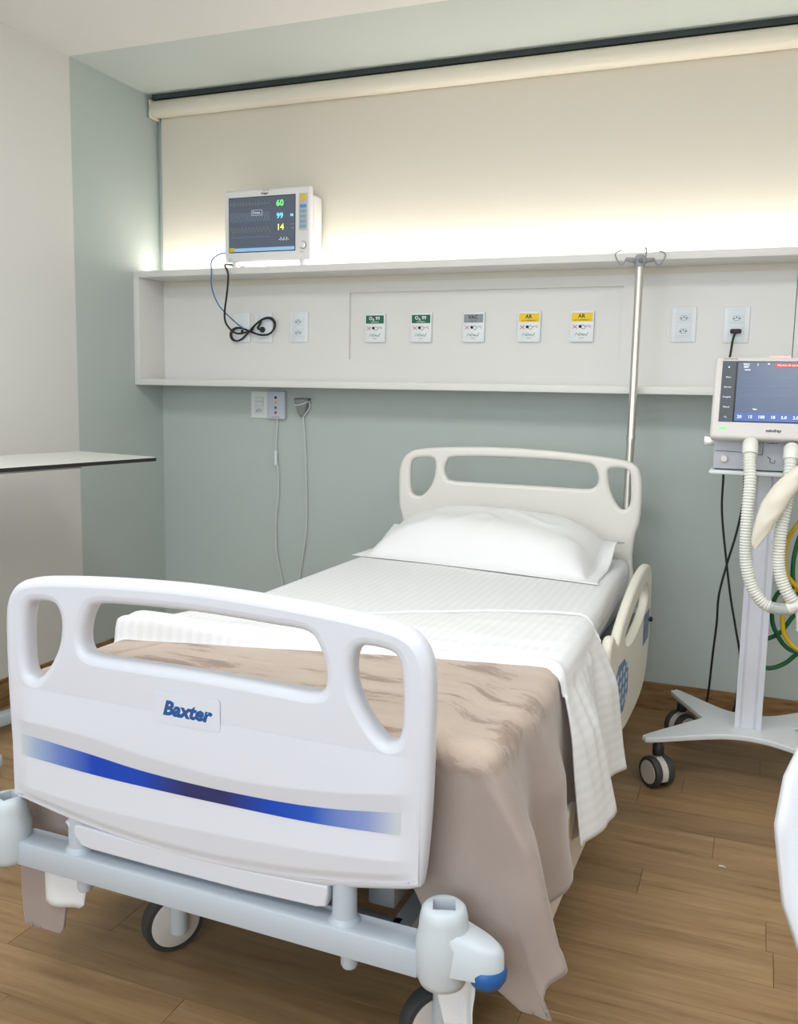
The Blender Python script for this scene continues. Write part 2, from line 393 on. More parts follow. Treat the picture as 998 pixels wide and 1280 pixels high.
bm = bmesh.new(); box(bm, 2.755, 4.17, PB, -.001, 1.277, 1.726); CN(obj('back_panel', bm, M_lam, con))
bm = bmesh.new(); box(bm, .986, 2.141, -.004, -.0015, 1.377, 1.659); CN(obj('gas_panel', bm, M_lam, con))
led = B('light_strip', M_led, (.02, 4.15, -.105, -.08, 1.7545, 1.759)); tag(led, 'glowing light strip lying on top of the white wall shelf', 'light')

# plates on the console
def rrect(bm, x0, x1, z0, z1, y0, y1, bev=.003): box(bm, x0, x1, y0, y1, z0, z1, bev, 2)
def socket(par, cx, cz, y, hidden=False):
    s = B('socket_insert', M_plate2, (cx-.022, cx+.022, y-.003, y, cz-.017, cz+.017), par, .001)
    bm = bmesh.new()
    pts = [(cx-.015, cz), (cx-.008, cz+.008), (cx+.008, cz+.008), (cx+.015, cz), (cx+.008, cz-.008), (cx-.008, cz-.008)]
    for a, b_ in zip(pts, pts[1:]+pts[:1]): tube(bm, [(a[0], y-.0032, a[1]), (b_[0], y-.0032, b_[1])], .0007, 4, 1)
    obj('socket_rim', bm, M_ink_grey, s)
    for dx, dz in ((-.0085, -.001), (0, .0025), (.0085, -.001)):
        Lt('pin_hole', M_hole, cyl(.0026, y-.0036, y-.003, .0001), s, (cx+dx, 0, cz+dz), 'Y', 10)
    return s
def outlet(cx, cz, label, cat='power outlet', W=.09, H=.131, n=2, y=PB):
    t = empty('power_outlet', (cx, y, cz), 0, label, cat, 'outlets in the wall shelf')
    o = B('cover_plate', M_plate, (-W/2, W/2, -.008, -.0005, -H/2, H/2), t, .003)
    B('plate_center', M_plate2, (-W/2+.016, W/2-.016, -.0092, -.008, -H/2+.004, H/2-.004), t, .0008)
    if n == 2:
        for dz in (.024, -.024): socket(t, 0, dz, -.0092)
    if n == 1: socket(t, 0, -.01, -.0092)
    return t
outlet(.745, 1.514, 'two-socket white power outlet nearest the green-labelled gas points')
outlet(2.371, 1.511, 'white power outlet with both sockets empty, just right of the drip pole')
o2 = outlet(2.557, 1.508, 'white power outlet with a black plug in its lower socket above the ventilator')
outlet(.567, 1.514, 'white outlet plate behind the tied black cable loops', n=1)
dj = empty('data_outlet', (.455, PB, 1.514), 0, 'white data outlet plate where the blue cable ends', 'data outlet')
B('cover_plate', M_plate, (-.043, .043, -.008, -.0005, -.0655, .0655), dj, .003)
B('data_jack', M_plate2, (-.012, .075-.03, -.014, -.008, -.03, .0), dj, .001); B('jack_opening', M_hole, (.0, .014, -.0145, -.0138, -.022, -.01), dj)

def gas(cx, head, m, txt, sub, lm, label):
    t = empty('gas_outlet', (cx, -.004, 1.509), 0, label, 'gas outlet', 'medical gas points in the wall shelf')
    y = -.016
    B('cover_plate', M_plate, (-.046, .046, y, -.0005, -.06, .06), t, .002)
    B('label_band', m, (-.041, .041, y-.0006, y-.0001, .018, .052), t)
    text('lettering', txt, .021 if len(txt) < 5 else .02, lm, t, (-.002, y-.0008, .039), off=.0006)
    text('small_lettering', sub, .0078, lm, t, (0, y-.0008, .0235))
    bm = bmesh.new()
    for s in (-1, 1): tube(bm, [(-.036, y-.0005, -.002+s*.007), (-.018, y-.0005, -.002-s*.007)], .0013, 5, 1)
    obj('cross_mark', bm, M_ink_pink, t)
    Lt('socket_hole', M_hole, [(0, y-.0008), (.006, y-.0008), (.006, y-.0001), (0, y-.0001)], t, (-.0065, 0, -.001), 'Y', 16)
    Lt('socket_ring', M_ink_grey, [(.0085, y-.0006), (.0075, y-.001), (.0065, y-.0006)], t, (.006, 0, -.003), 'Y', 16)
    text('red_print', '+\u00b0C', .013, M_ink_pink, t, (.026, y-.0008, -.001), off=.0002)
    bm = bmesh.new()
    for q in ([(-.026, -.036), (-.02, -.026), (-.014, -.036)], [(-.012, -.035), (-.006, -.025), (0, -.03), (-.006, -.036), (-.012, -.03)], [(.002, -.036), (.004, -.029), (.008, -.036), (.011, -.029)], [(.013, -.03), (.016, -.037), (.022, -.03), (.024, -.022), (.02, -.036)]):
        tube(bm, [(a, y-.0006, b_) for a, b_ in q], .0009, 4, 4)
    obj('script_logo', bm, mat('logo_greygreen', srgb(112, 150, 126), .6), t)
    bm = bmesh.new(); box(bm, -.009, .009, y-.0006, y-.0001, -.046, -.0445); obj('logo_underline', bm, M_ink_grey, t)
    return t
for cx, h, m, tx, su, lm, lb in [(1.106, 0, M_lgreen, 'O\u2082 99', 'OXIG\u00caNIO', M_lwhite, 'leftmost green-labelled oxygen outlet on the white wall panel'),
    (1.316, 0, M_lgreen, 'O\u2082 99', 'OXIG\u00caNIO', M_lwhite, 'green-labelled oxygen outlet next to the grey vacuum outlet'),
    (1.545, 0, M_lgrey, 'VAC', 'V\u00c1CUO', M_ink_dark, 'grey-labelled vacuum outlet in the middle of the wall panel'),
    (1.777, 0, M_lyel, 'AR', 'AR COMPRIMIDO', M_ink_dark, 'yellow-labelled air outlet next to the grey vacuum outlet'),
    (1.988, 0, M_lyel, 'AR', 'AR COMPRIMIDO', M_ink_dark, 'rightmost yellow-labelled air outlet nearest the drip pole')]:
    gas(cx, h, m, tx, su, lm, lb)

# plates under the console on the green wall
t = empty('light_switch', (.533, 0, 1.17), 0, 'white wall switch plate under the shelf, left of the nurse call box', 'switch')
B('cover_plate', M_plate, (-.043, .043, -.009, -.0005, -.0605, .0605), t, .003)
B('switch_rocker', M_plate2, (-.021, .021, -.0125, -.009, .0155, .034), t, .0012); B('switch_rocker', M_plate2, (-.021, .021, -.0125, -.009, -.006, .0145), t, .0012)
for z0, z1 in ((.0148, .0347), (-.0067, .0152)): B('rocker_gap', M_ink_grey, (-.0218, .0218, -.0093, -.0085, z0, z1), t)
socket(t, 0, -.026, -.009)
t = empty('nurse_call_box', (.628, 0, 1.17), 0, 'white nurse call box with four coloured dots and a hanging cord', 'call box')
B('case', mat('call_case', srgb(206, 212, 224), .4), (-.0435, .0455, -.026, -.0005, -.062, .062), t, .004)
for k, c in enumerate([srgb(30, 48, 110), srgb(228, 196, 90), srgb(50, 110, 190), srgb(176, 70, 84)]):
    Lt('button_dot', mat('dot_%d' % k, c, .5), [(0, -.0275), (.006, -.0275), (.0065, -.0262), (0, -.0262)], t, (0, 0, .034-k*.0225), 'Y', 14)
text('lettering', 'CHAMADA', .008, M_ink_grey, t, (0, -.0265, -.053))
cc = [(.634, -.018, 1.108), (.63, -.02, 1.032), (.626, -.02, .93), (.639, -.02, .868), (.639, -.02, .759), (.627, -.02, .647), (.631, -.02, .498), (.661, -.02, .362), (.68, -.03, .25)]
o = T('call_cord', M_cord, cc, .0032, t); o.location = -t.location
o = T('cord_connector', M_plate2, [(.627, -.02, .965), (.626, -.02, .93), (.628, -.02, .9)], .008, t, 10); o.location = -t.location
t = empty('suction_holder', (.757, 0, 1.165), 0, 'grey plastic hook holder on the green wall with a thin white cord', 'holder')
def hold(u, v):
    a = PI*2*u; z = .036-.078*v; r = (.036-.022*v)*(1 if v < .75 else 1-.6*(v-.75)/.25)
    return (r*math.cos(a), -.022+.7*r*math.sin(a)*.8, z)
grid('holder_cup', mat('holder_grey', srgb(150, 154, 152), .3), 24, 10, hold, t, thick=.002)
T('holder_ring', M_plate2, [(-.036, -.02, .018), (-.02, -.044, .008), (.012, -.046, .012), (.034, -.02, .024), (.034, -.008, .0), (.012, -.02, -.038)], .0035, t)
T('holder_rim', mat('holder_grey_dark', srgb(110, 114, 114), .3), [(-.036, -.02, .036), (0, -.044, .037), (.036, -.02, .036), (.03, -.004, .036), (-.03, -.004, .036), (-.036, -.02, .036)], .003, t)
T('holder_bracket', M_plate2, [(0, -.001, .03), (0, -.022, -.03)], .008, t, sm=1)
o = T('pull_cord', M_cord, [(.764, -.02, 1.127), (.773, -.02, 1.037), (.782, -.02, .84), (.783, -.02, .621), (.764, -.02, .473), (.752, -.02, .405), (.75, -.03, .3)], .003, t); o.location = -t.location

# ------------------------------------------------------------------ patient monitor on the console
mt = empty('patient_monitor', (.653, -.15, 1.7545), 0, 'white patient monitor with vital sign numbers on its screen, standing on the shelf', 'monitor')
B('front_bezel', M_mon, (-.21, .21, 0, .03, .0275, .3305), mt, .012, seg=4)
bm = bmesh.new(); box(bm, -.19, .212, .03, .108, .035, .30, .012, 3); obj('housing', bm, M_mon, mt, smooth=True, auto=.6)
bm = bmesh.new(); box(bm, -.15, .18, .02, .075, .295, .327, .01, 3); obj('housing_top', bm, M_mon, mt, smooth=True, auto=.6)
for x in (-.165, .165): 
    o = Lt('foot', M_mon, cyl(.016, 0.0006, .03, .002), mt, (x, .02, 0), 'Z', 16)
Lt('foot', M_mon, cyl(.016, 0.0006, .036, .002), mt, (0, .07, 0), 'Z', 16)
fx = lambda a: -.21+.42*a
fz = lambda a: .3305-.303*a
scr = B('screen', M_scr, (fx(.063), fx(.825), -.0012, -.0002, fz(.855), fz(.115)), mt)
B('screen_frame', M_black, (fx(.057), fx(.831), -.0006, -.0001, fz(.865), fz(.105)), mt)
B('status_bar', M_scrbar, (fx(.125), fx(.822), -.0018, -.0013, fz(.852), fz(.805)), scr)
B('status_key', mat('key_yellow', srgb(190, 180, 60), .4, emit=.15), (fx(.065), fx(.123), -.0018, -.0013, fz(.852), fz(.795)), scr)
tx = lambda s, sz, m, x, z, **k: text('screen_reading', s, sz, m, scr, (fx(x), -.0016, fz(z)), **k)
tx('60', .036, G_green, .655, .215, off=.0006); tx('99', .032, G_cyan, .655, .385, off=.0006); tx('14', .035, G_yel, .66, .54, off=.0006)
tx('-?-/-?-', .022, G_white, .70, .70); tx('98', .015, G_cyan, .79, .385, off=.0004); tx('- -', .014, G_red, .80, .50); tx('=', .014, G_red, .80, .56); tx('Demo', .014, G_white, .385, .325)
bm = bmesh.new()
for a, b_ in (((.33, .29), (.45, .29)), ((.33, .36), (.45, .36)), ((.33, .29), (.33, .36)), ((.45, .29), (.45, .36))):
    tube(bm, [(fx(a[0]), -.0016, fz(a[1])), (fx(b_[0]), -.0016, fz(b_[1]))], .0006, 4, 1)
obj('demo_frame', bm, G_white, scr)
for row, (zz, am, fr, m) in enumerate([(.21, .012, 13, G_olive), (.36, .014, 16, G_teal), (.42, .010, 14, G_teal), (.56, .013, 11, G_olive), (.655, .001, 3, G_teal)]):
    bm = bmesh.new(); pts = []
    for k in range(100):
        x = .075+.47*k/99; ph = (k/99*fr) % 1
        h = am*(math.exp(-((ph-.3)/.08)**2)*1.2-.4*math.exp(-((ph-.42)/.06)**2)) if row == 0 else am*math.sin(2*PI*ph)*(.7 if ph > .5 else 1)
        pts.append((fx(x), -.0016, fz(zz)+h))
    tube(bm, pts, .00045, 3, 1); obj('waveform', bm, m, scr)
B('key_strip', mat('key_strip', srgb(200, 206, 206), .4), (fx(.87), fx(.968), -.002, .0, fz(.595), fz(.1)), mt, .0008)
Lt('alarm_key', mat('alarm_yellow', srgb(240, 200, 40), .4), [(0, -.006), (.013, -.006), (.0145, -.002), (0, -.002)], mt, (fx(.918), 0, fz(.155)), 'Y', 20)
for k in range(5): B('soft_key', mat('key_blue', srgb(150, 180, 200), .4) if k else mat('key_blue_bright', srgb(110, 150, 220), .4), (fx(.882), fx(.955), -.0045, -.0015, fz(.295+k*.068), fz(.25+k*.068)), mt, .001)
Lt('rotary_knob', M_mon, [(0, -.016), (.011, -.016), (.0125, -.013), (.0135, 0), (0, 0)], mt, (fx(.918), 0, fz(.795)), 'Y', 24)
Lt('knob_ring', mat('knob_grey', srgb(150, 146, 140), .4), [(.0165, -.003), (.0165, 0), (.0135, 0), (.0135, -.003), (.0165, -.003)], mt, (fx(.918), 0, fz(.795)), 'Y', 24)
Lt('power_key', mat('power_key_grey', srgb(206, 224, 226), .3), [(0, -.003), (.007, -.003), (.008, 0), (0, 0)], mt, (fx(.07), 0, fz(.955)), 'Y', 16)
text('lettering', 'Dr\u00e4ger', .012, M_ink_dark, mt, (fx(.48), -.0006, fz(.068)), off=.0003); text('lettering', 'Vista 120', .0085, M_ink_grey, mt, (fx(.49), -.0006, fz(.025)))
text('lettering', 'Menu', .007, M_ink_grey, mt, (fx(.905), -.0006, fz(.885)))

# cables from the monitor
o = T('blue_cable', M_bluec, [(.50, -.08, 1.80), (.462, -.095, 1.818), (.432, -.14, 1.826), (.424, -.20, 1.80), (.424, -.224, 1.775), (.425, -.224, 1.737), (.425, -.222, 1.67), (.448, -.2, 1.595), (.485, -.13, 1.53), (.478, -.03, 1.502)], .0028)
tag(o, 'thin blue cable hanging from the monitor over the shelf edge', 'cable')
loop = [(.50, -.07, 1.772), (.478, -.15, 1.774), (.488, -.217, 1.763), (.507, -.222, 1.725), (.50, -.22, 1.651), (.474, -.2, 1.561), (.46, -.16, 1.517), (.468, -.1, 1.485), (.50, -.06, 1.492), (.52, -.05, 1.50)]
fig8 = []
for k in range(34):
    a = k/16*2*PI+.3; s = 1+.2*math.sin(k*.37)
    fig8.append((.508+.108*math.sin(a)*s, -.05-.006*math.sin(3*a), 1.497+.033*math.sin(2*a)*s+.25*.108*math.sin(a)*s))
loop += fig8+[(.545, -.04, 1.51), (.565, -.03, 1.504)]
o = T('black_cable', M_blk, loop, .0042, sm=4)
tag(o, 'black power cable coiled in figure-eight loops against the wall shelf', 'cable')
o = Lt('black_plug', M_blk, cyl(.013, -.044, -.0235, .003), None, (.567, 0, 1.504), 'Y', 16); tag(o, 'black plug in the outlet behind the coiled cable', 'plug')

# ------------------------------------------------------------------ bed
BX, BY, BR = 1.82, -.28, -.02
bed = empty('hospital_bed', (BX, BY, 0), BR, 'white electric hospital bed with moulded head and foot boards standing on casters', 'bed')
# foot board
FY = -2.05
fo = [(-.425, .442), (-.434, .54), (-.439, .68), (-.438, .79), (-.430, .835), (-.408, .864), (-.37, .879), (-.29, .889), (-.15, .898), (0, .902), (.15, .898), (.29, .889), (.37, .879), (.408, .864), (.430, .835), (.438, .79), (.439, .68), (.436, .56), (.428, .462), (.418, .447), (.38, .436), (.25, .411), (.1, .399), (-.04, .397), (-.16, .402), (-.29, .415), (-.40, .433)]
hL = [(-.376, .829), (-.34, .838), (-.313, .834), (-.302, .812), (-.303, .78), (-.312, .75), (-.334, .713), (-.358, .689), (-.372, .686), (-.384, .697), (-.389, .73), (-.387, .79)]
hM = [(-.218, .845), (-.238, .825), (-.250, .79), (-.248, .762), (-.228, .749), (-.15, .748), (0, .750), (.15, .748), (.228, .747), (.250, .758), (.252, .79), (.240, .825), (.218, .848), (.15, .852), (0, .856), (-.15, .852)]
hR = [(-x, z) for x, z in hL][::-1]
fb = curve_plate('footboard', M_plastic, fo, [hL, hM, hR], .006, .0165, bed, loc=(0, FY, 0))
tag(fb, 'white moulded foot board with three openings and a blue stripe')
ys = -.0225
grv = crom([(-.44, .604, 0), (-.246, .598, 0), (-.10, .583, 0), (.078, .574, 0), (.252, .586, 0), (.44, .615, 0)], 8)
stT = crom([(-.44, .578, 0), (-.246, .564, 0), (-.10, .552, 0), (.078, .549, 0), (.253, .557, 0), (.44, .584, 0)], 8)
stB = crom([(-.44, .533, 0), (-.246, .523, 0), (-.10, .521, 0), (.078, .522, 0), (.253, .526, 0), (.44, .541, 0)], 8)
lwT = crom([(-.44, .475, 0), (-.246, .462, 0), (-.10, .463, 0), (.078, .47, 0), (.253, .48, 0), (.44, .50, 0)], 8)
def ev(c, x):
    for a, b_ in zip(c, c[1:]):
        if a.x <= x <= b_.x: return a.y+(b_.y-a.y)*(x-a.x)/(b_.x-a.x)
    return c[-1].y if x > 0 else c[0].y
def zbot(x):
    return .397+.045*(abs(x+.03)/.42)**1.9
def relief(x, z):
    g, s, b_, l = ev(grv, x), ev(stT, x), ev(stB, x), ev(lwT, x); zb = zbot(x)+.012
    if z > g: h = .0065*(1-(z-g)/(.668-g))**1.0 if z < .668 else 0
    elif z > s: h = .0065-.0055*(g-z)/max(1e-4, g-s)
    elif z > b_: h = .001
    elif z > l: h = .001+.0065*((b_-z)/(b_-l))
    else: h = .0075-.004*(l-z)/max(1e-4, l-zb)
    e = sst(0, .05, .425-abs(x))*sst(0, .02, z-zb)
    return h*e+.0006*e-.0004*(1-e)
def fbf(u, v):
    x = -.425+.85*u; z0 = zbot(x)+.010; z = z0+(.668-z0)*v
    return (x, FY+ys-relief(x, z), z)
grid('front_relief', M_plastic, 110, 110, fbf, fb).location = (0, -FY, 0)
def stf(u, v):
    x = -.402+.795*u; z = ev(stB, x)+.001+(ev(stT, x)-ev(stB, x)-.002)*v
    return (x, ys-relief(x, z)-.0007, z)
o = grid('blue_stripe', M_stripe, 70, 5, stf, fb, uv=lambda u, v: (u, v)); tag(o, 'blue printed stripe fading at both ends')
# badge
o = curve_plate('name_badge', mat('badge_white', srgb(218, 221, 230), .3), [(-.088, .654), (-.085, .706), (-.081, .7095), (.050, .7105), (.054, .706), (.054, .656), (.050, .651), (-.085, .6495)], [], .0003, .0002, fb, smooth_n=1, loc=(0, ys-.0018, 0))
text('lettering', 'Baxter', .036, M_ink_blue, fb, (-.0165, ys-.0022, .678), shear=.28, off=.0017, sx=1.02)
# lower skirt of the foot board
sk = [(-.304, .412), (-.285, .392), (-.264, .372), (-.24, .369), (-.1, .368), (.1, .369), (.24, .374), (.258, .379), (.262, .40), (.262, .416), (.1, .409), (-.1, .407)]
curve_plate('board_skirt', M_plastic, sk, [], .016, .004, fb, smooth_n=1)
# frame bar
B('frame_bar', M_frame, (-.43, .43, FY-.03, FY+.03, .303, .352), bed, .004)
for x in (-.285, .285):
    Lt('board_post', M_frame, [(0, .350), (.028, .350), (.027, .356), (.0215, .362), (.0205, .43), (0, .43)], bed, (x, FY, 0), 'Z', 24)
    Lt('post_pin', M_frame, [(0, .27), (.012, .27), (.015, .276), (.016, .31), (0, .31)], bed, (x+.01, FY, 0), 'Z', 20)
def bumper(s, y0=FY-.015):
    t = Lt('corner_bumper', M_bump, [(.0, .298), (.028, .298), (.037, .304), (.0415, .315), (.0435, .35), (.0445, .378), (.0405, .392), (.0385, .415), (.0355, .428), (.030, .433), (.022, .434), (.0, .434)], bed, (0, 0, 0), 'Z', 36, loc=(.468 if s > 0 else -.452, y0, 0))
    t.scale = (1, 1, 1)
    # square socket for a lifting pole, cut into the top
    bm = bmesh.new(); box(bm, -.018, .018, -.016, .016, .395, .46)
    cut = obj('cutter', bm, None, None, loc=t.location, rot=(0, 0, s*.35)); cut.parent = bed
    md = t.modifiers.new('b', 'BOOLEAN'); md.object = cut; md.operation = 'DIFFERENCE'; md.solver = 'EXACT'
    dg = bpy.context.evaluated_depsgraph_get(); me = bpy.data.meshes.new_from_object(t.evaluated_get(dg))
    t.modifiers.clear(); t.data = me; bpy.data.objects.remove(cut); me.set_sharp_from_angle(angle=.7)
    # nose with rubber roller
    cu = [(.005, -.030), (.05, -.032), (.088, -.022), (.102, .0), (.088, .022), (.05, .032), (.005, .030)]
    bm = bmesh.new(); n = len(cu)
    P = poly2(cu, n=4); N = len(P)
    lo = [bm.verts.new((s*p.x, p.y, .336)) for p in P]; hi = [bm.verts.new((s*p.x*.98, p.y*.95, .396-.26*max(0, p.x-.02)+.0)) for p in P]
    hi2 = [bm.verts.new((s*p.x*.9, p.y*.72, .405-.26*max(0, p.x-.02))) for p in P]
    for a, b_ in ((lo, hi), (hi, hi2)):
        for k in range(N): bm.faces.new((a[k], a[(k+1) % N], b_[(k+1) % N], b_[k]))
    bm.faces.new(lo[::-1]); bm.faces.new(hi2)
    obj('bumper_nose', bm, M_bump, t, smooth=True, auto=.9)
    Lt('bumper_roller', M_blue, [(0, .315), (.014, .316), (.025, .321), (.031, .332), (.032, .343), (.028, .35), (0, .352)], t, (s*.074, 0, 0), 'Z', 28)
    return t
bumper(1); bumper(-1)
Lt('caster_mount', M_frame, cyl(.034, .292, .304, .003), bed, (.36, FY+.03, 0), 'Z', 28)
# chassis and platform
for x in (-.33, .33): B('side_beam', M_steel2, (x-.025, x+.025, -2.0, -.05, .36, .41), bed, .004)
for y in (-1.85, -1.1, -.25): B('cross_beam', M_steel2, (-.33, .33, y-.025, y+.025, .335, .36), bed, .004)
for y0, y1 in ((-1.98, -1.4), (-1.38, -.86), (-.84, -.05)): B('mattress_platform', M_steel2, (-.44, .47, y0, y1, .44, .465), bed, .006)
for y in (-1.8, -1.1, -.3):
    for x in (-.33, .33): B('platform_bracket', M_steel2, (x-.02, x+.02, y-.02, y+.02, .41, .44), bed)
for x in (-.28, .28): B('base_beam', M_frame, (x-.022, x+.022, -1.86, -.2, .152, .19), bed, .004)
for y in (-1.78, -.3): B('base_cross', M_frame, (-.28, .28, y-.02, y+.02, .152, .19), bed, .004)
for y in (-1.35, -.7):
    for x in (-.2, .2): 
        bm = bmesh.new(); tube(bm, [(x, y-.15, .18), (x, y+.1, .36)], .016, 10, 1); obj('lift_arm', bm, M_steel2, bed, smooth=True, auto=.8)
def caster(x, y, ang, r=.0655, tall=.155):
    # wheel axis along local x
    t = empty('caster', (x, y, 0), ang); t.parent = bed
    Lt('tire', M_tire, [(r-.012, -.018), (r-.003, -.017), (r, -.012), (r, .012), (r-.003, .017), (r-.012, .018), (r-.012, -.018)], t, (0, 0, r), 'X', 40)
    Lt('rim_gap', M_dark, [(r-.011, -.0165), (r-.011, .0165), (0, .0165), (0, -.0165), (r-.011, -.0165)], t, (0, 0, r), 'X', 40)
    Lt('wheel_disc', M_disc, [(0, -.0205), (r-.02, -.0205), (r-.0135, -.0175), (r-.0135, .0175), (r-.02, .0205), (0, .0205)], t, (0, 0, r), 'X', 40)
    bm = bmesh.new(); tube(bm, [(.034, 0, r-.01), (.034, 0, tall-.01)], .0195, 12, 1); box(bm, -.035, .05, -.02, .02, 2*r+.006, tall, .004)
    tube(bm, [(-.034, 0, r-.01), (-.034, 0, tall-.01)], .012, 12, 1)
    obj('fork', bm, M_bump, t, smooth=True, auto=.7)
    Lt('swivel_stem', M_frame, cyl(.022, tall-.004, .30 if y < -1 else .19, .002), t, (0, 0, 0), 'Z', 20)
    return t
caster(-.262, -1.795, -PI/2+math.radians(58), .069, .162); caster(.385, -1.86, -PI/2+math.radians(44), .069, .162); caster(-.30, -.25, .3); caster(.30, -.25, -.2)
# head board
ho = [(-.452, .46), (-.455, .66), (-.470, .742), (-.484, .793), (-.487, .894), (-.480, .955), (-.453, .998), (-.40, 1.019), (-.26, 1.032), (-.105, 1.038), (.08, 1.036), (.25, 1.026), (.385, 1.012), (.435, .995), (.457, .958), (.464, .894), (.461, .793), (.448, .742), (.440, .66), (.437, .46), (.2, .44), (-.2, .44)]
h1 = [(-.42, .978), (-.36, .986), (-.335, .975), (-.333, .93), (-.348, .88), (-.378, .842), (-.405, .832), (-.43, .845), (-.438, .89), (-.436, .95)]
h2 = [(-.255, .992), (-.285, .975), (-.294, .943), (-.284, .912), (-.253, .900), (-.1, .899), (.1, .899), (.25, .898), (.287, .905), (.303, .925), (.302, .955), (.285, .984), (.25, .994), (.1, 1.0), (-.1, 1.0)]
h3 = [(.345, .976), (.39, .981), (.415, .968), (.422, .93), (.424, .86), (.412, .836), (.39, .834), (.365, .866), (.348, .905), (.34, .95)]
hb = curve_plate('headboard', M_plastic_w, ho, [h1, h2, h3], .004, .014, bed); tag(hb, 'warm white moulded head board with three openings against the green wall')
B('head_bar', M_frame, (-.43, .43, -.03, .03, .40, .445), bed, .004)
for x in (-.3, .3): B('head_post', M_frame, (x-.02, x+.02, -.05, -.02, .36, .46), bed, .003)
# side rails (drawn in local y,z -> rotate plate so its x runs along the bed)
RM = Matrix.Rotation(PI/2, 4, 'Z')
def rail(outer, holes, x, name='side_rail', label=None, bev=.011):
    o = curve_plate(name, M_rail, outer, holes, .003, bev, bed, matrix=RM, loc=(x, 0, 0)); 
    if label: o['label'] = label
    return o
ro = [(-1.02, .50), (-1.03, .575), (-1.01, .608), (-.97, .612), (-.935, .59), (-.90, .575), (-.85, .605), (-.70, .655), (-.52, .692), (-.36, .700), (-.27, .675), (-.235, .60), (-.235, .42), (-.32, .29), (-.55, .262), (-.80, .28), (-.97, .36)]
rh = [(-.80, .575), (-.66, .620), (-.50, .652), (-.37, .655), (-.32, .62), (-.33, .56), (-.45, .52), (-.62, .50), (-.76, .52)]
rl = rail(ro, [rh], .53, label='raised cream side rail beside the pillow end')
bm = bmesh.new(); pts = [(-.94, .47), (-.88, .505), (-.78, .50), (-.70, .45), (-.69, .38), (-.76, .34), (-.88, .35), (-.94, .40)]
vs = [bm.verts.new((.5446, a, b_)) for a, b_ in pts]; vs2 = [bm.verts.new((.5438, a, b_)) for a, b_ in pts]; bm.faces.new(vs); bm.faces.new(vs2[::-1])
for k in range(8): bm.faces.new((vs[k], vs[(k+1) % 8], vs2[(k+1) % 8], vs2[k]))
kp = obj('keypad', bm, M_panelblue, rl, loc=(-.53, 0, 0)); 
for r_ in range(4):
    for c_ in range(4): B('key', mat('key_pale', srgb(190, 205, 225), .4), (.5446, .5454, -.90+c_*.052, -.875+c_*.052, .365+r_*.032, .383+r_*.032), kp)
B('keypad', M_panelblue, (.5445, .5455, -.40, -.28, .44, .54), rl, .0003, loc=(-.53, 0, 0))
Lt('rail_button', M_dark, cyl(.008, .544, .556, .002), rl, (0, -.27, .50), 'X', 14, loc=(-.53, 0, 0))
rf_ = [(-1.76, .37), (-1.80, .29), (-1.79, .22), (-1.75, .185), (-1.69, .18), (-1.65, .20), (-1.40, .205), (-1.18, .21), (-1.10, .235), (-1.07, .29), (-1.09, .34), (-1.16, .37), (-1.40, .38), (-1.68, .38)]
rail(rf_, [], .545, label='lowered cream side rail half under the blanket')
rail(rf_, [], -.505); rail([(y+.85, z) for y, z in rf_], [], -.505)
for y in (-1.45, -.6):
    for x0, x1 in ((.35, .52), (-.494, -.35)): B('rail_hinge', M_steel2, (x0, x1, y-.03, y+.03, .37, .40), bed, .003)
for x, y in ((.45, -.001),):
    B('pole_bracket', M_frame, (.40, .46, .02, .06, .42, .46), bed, .003)

# mattress and bedding, all in the bed's frame
def BED(o): o.location = (BX, BY, 0); o.rotation_euler = (0, 0, BR); return o
ZT = .65
def hwR(Y): return .432+.080*min(1, max(0, -Y/1.7))
def hwL(Y): return .468
bm = bmesh.new(); box(bm, -.45, .425, -1.96, -.045, .4655, .636, .02, 3); BED(tag(obj('mattress', bm, M_mattress, smooth=True, auto=.6), 'pale mattress under the fitted sheet', 'mattress'))
def drape(a, b, off=0, ztop=ZT, r=.028, YF=-1.975, flare=.1, fold=0, fk=30, ph=0, cornerx=.35, maxy=.035, rmax=9):
    """a: distance across from centre, b: Y along bed; both on the unrolled cloth"""
    R_ = hwR(max(b, YF))+off; L_ = hwL(b)+off
    s = 1 if a >= 0 else -1; H = R_ if s > 0 else L_
    ox = max(0, abs(a)-(H-r)); oy = max(0, (YF-off+r)-b)
    if ox <= 0 and oy <= 0: return Vector((a, b, ztop+off))
    rho = min(math.hypot(ox, oy), rmax); ph_ = math.atan2(oy, ox); q = PI/2*r
    if rho < q: hz = r*math.sin(rho/r); dz = r*(1-math.cos(rho/r))
    else:
        e = rho-q; hz = r+flare*e; dz = r+e*math.sqrt(max(0, 1-flare*flare))
        side = math.cos(ph_)
        hz += fold*min(1, e/.12)*(.5+.5*math.sin(fk*b+ph))*side*(1 if ox > 0 else 0)
    cx = math.cos(ph_)*hz; cy = math.sin(ph_)*hz
    cb = max(0, rho-q)*cornerx*(sst(-1.83, -1.96, b) if oy <= 0 else max(0, math.cos(ph_))**.6*sst(1.57, 1.0, ph_))*(1 if ox > 0 else 0)
    cx += cb; cy = min(cy, maxy)
    bx = min(abs(a), H-r); by = max(b, YF-off+r)
    return Vector((s*(bx+cx), by-cy, ztop+off-dz))
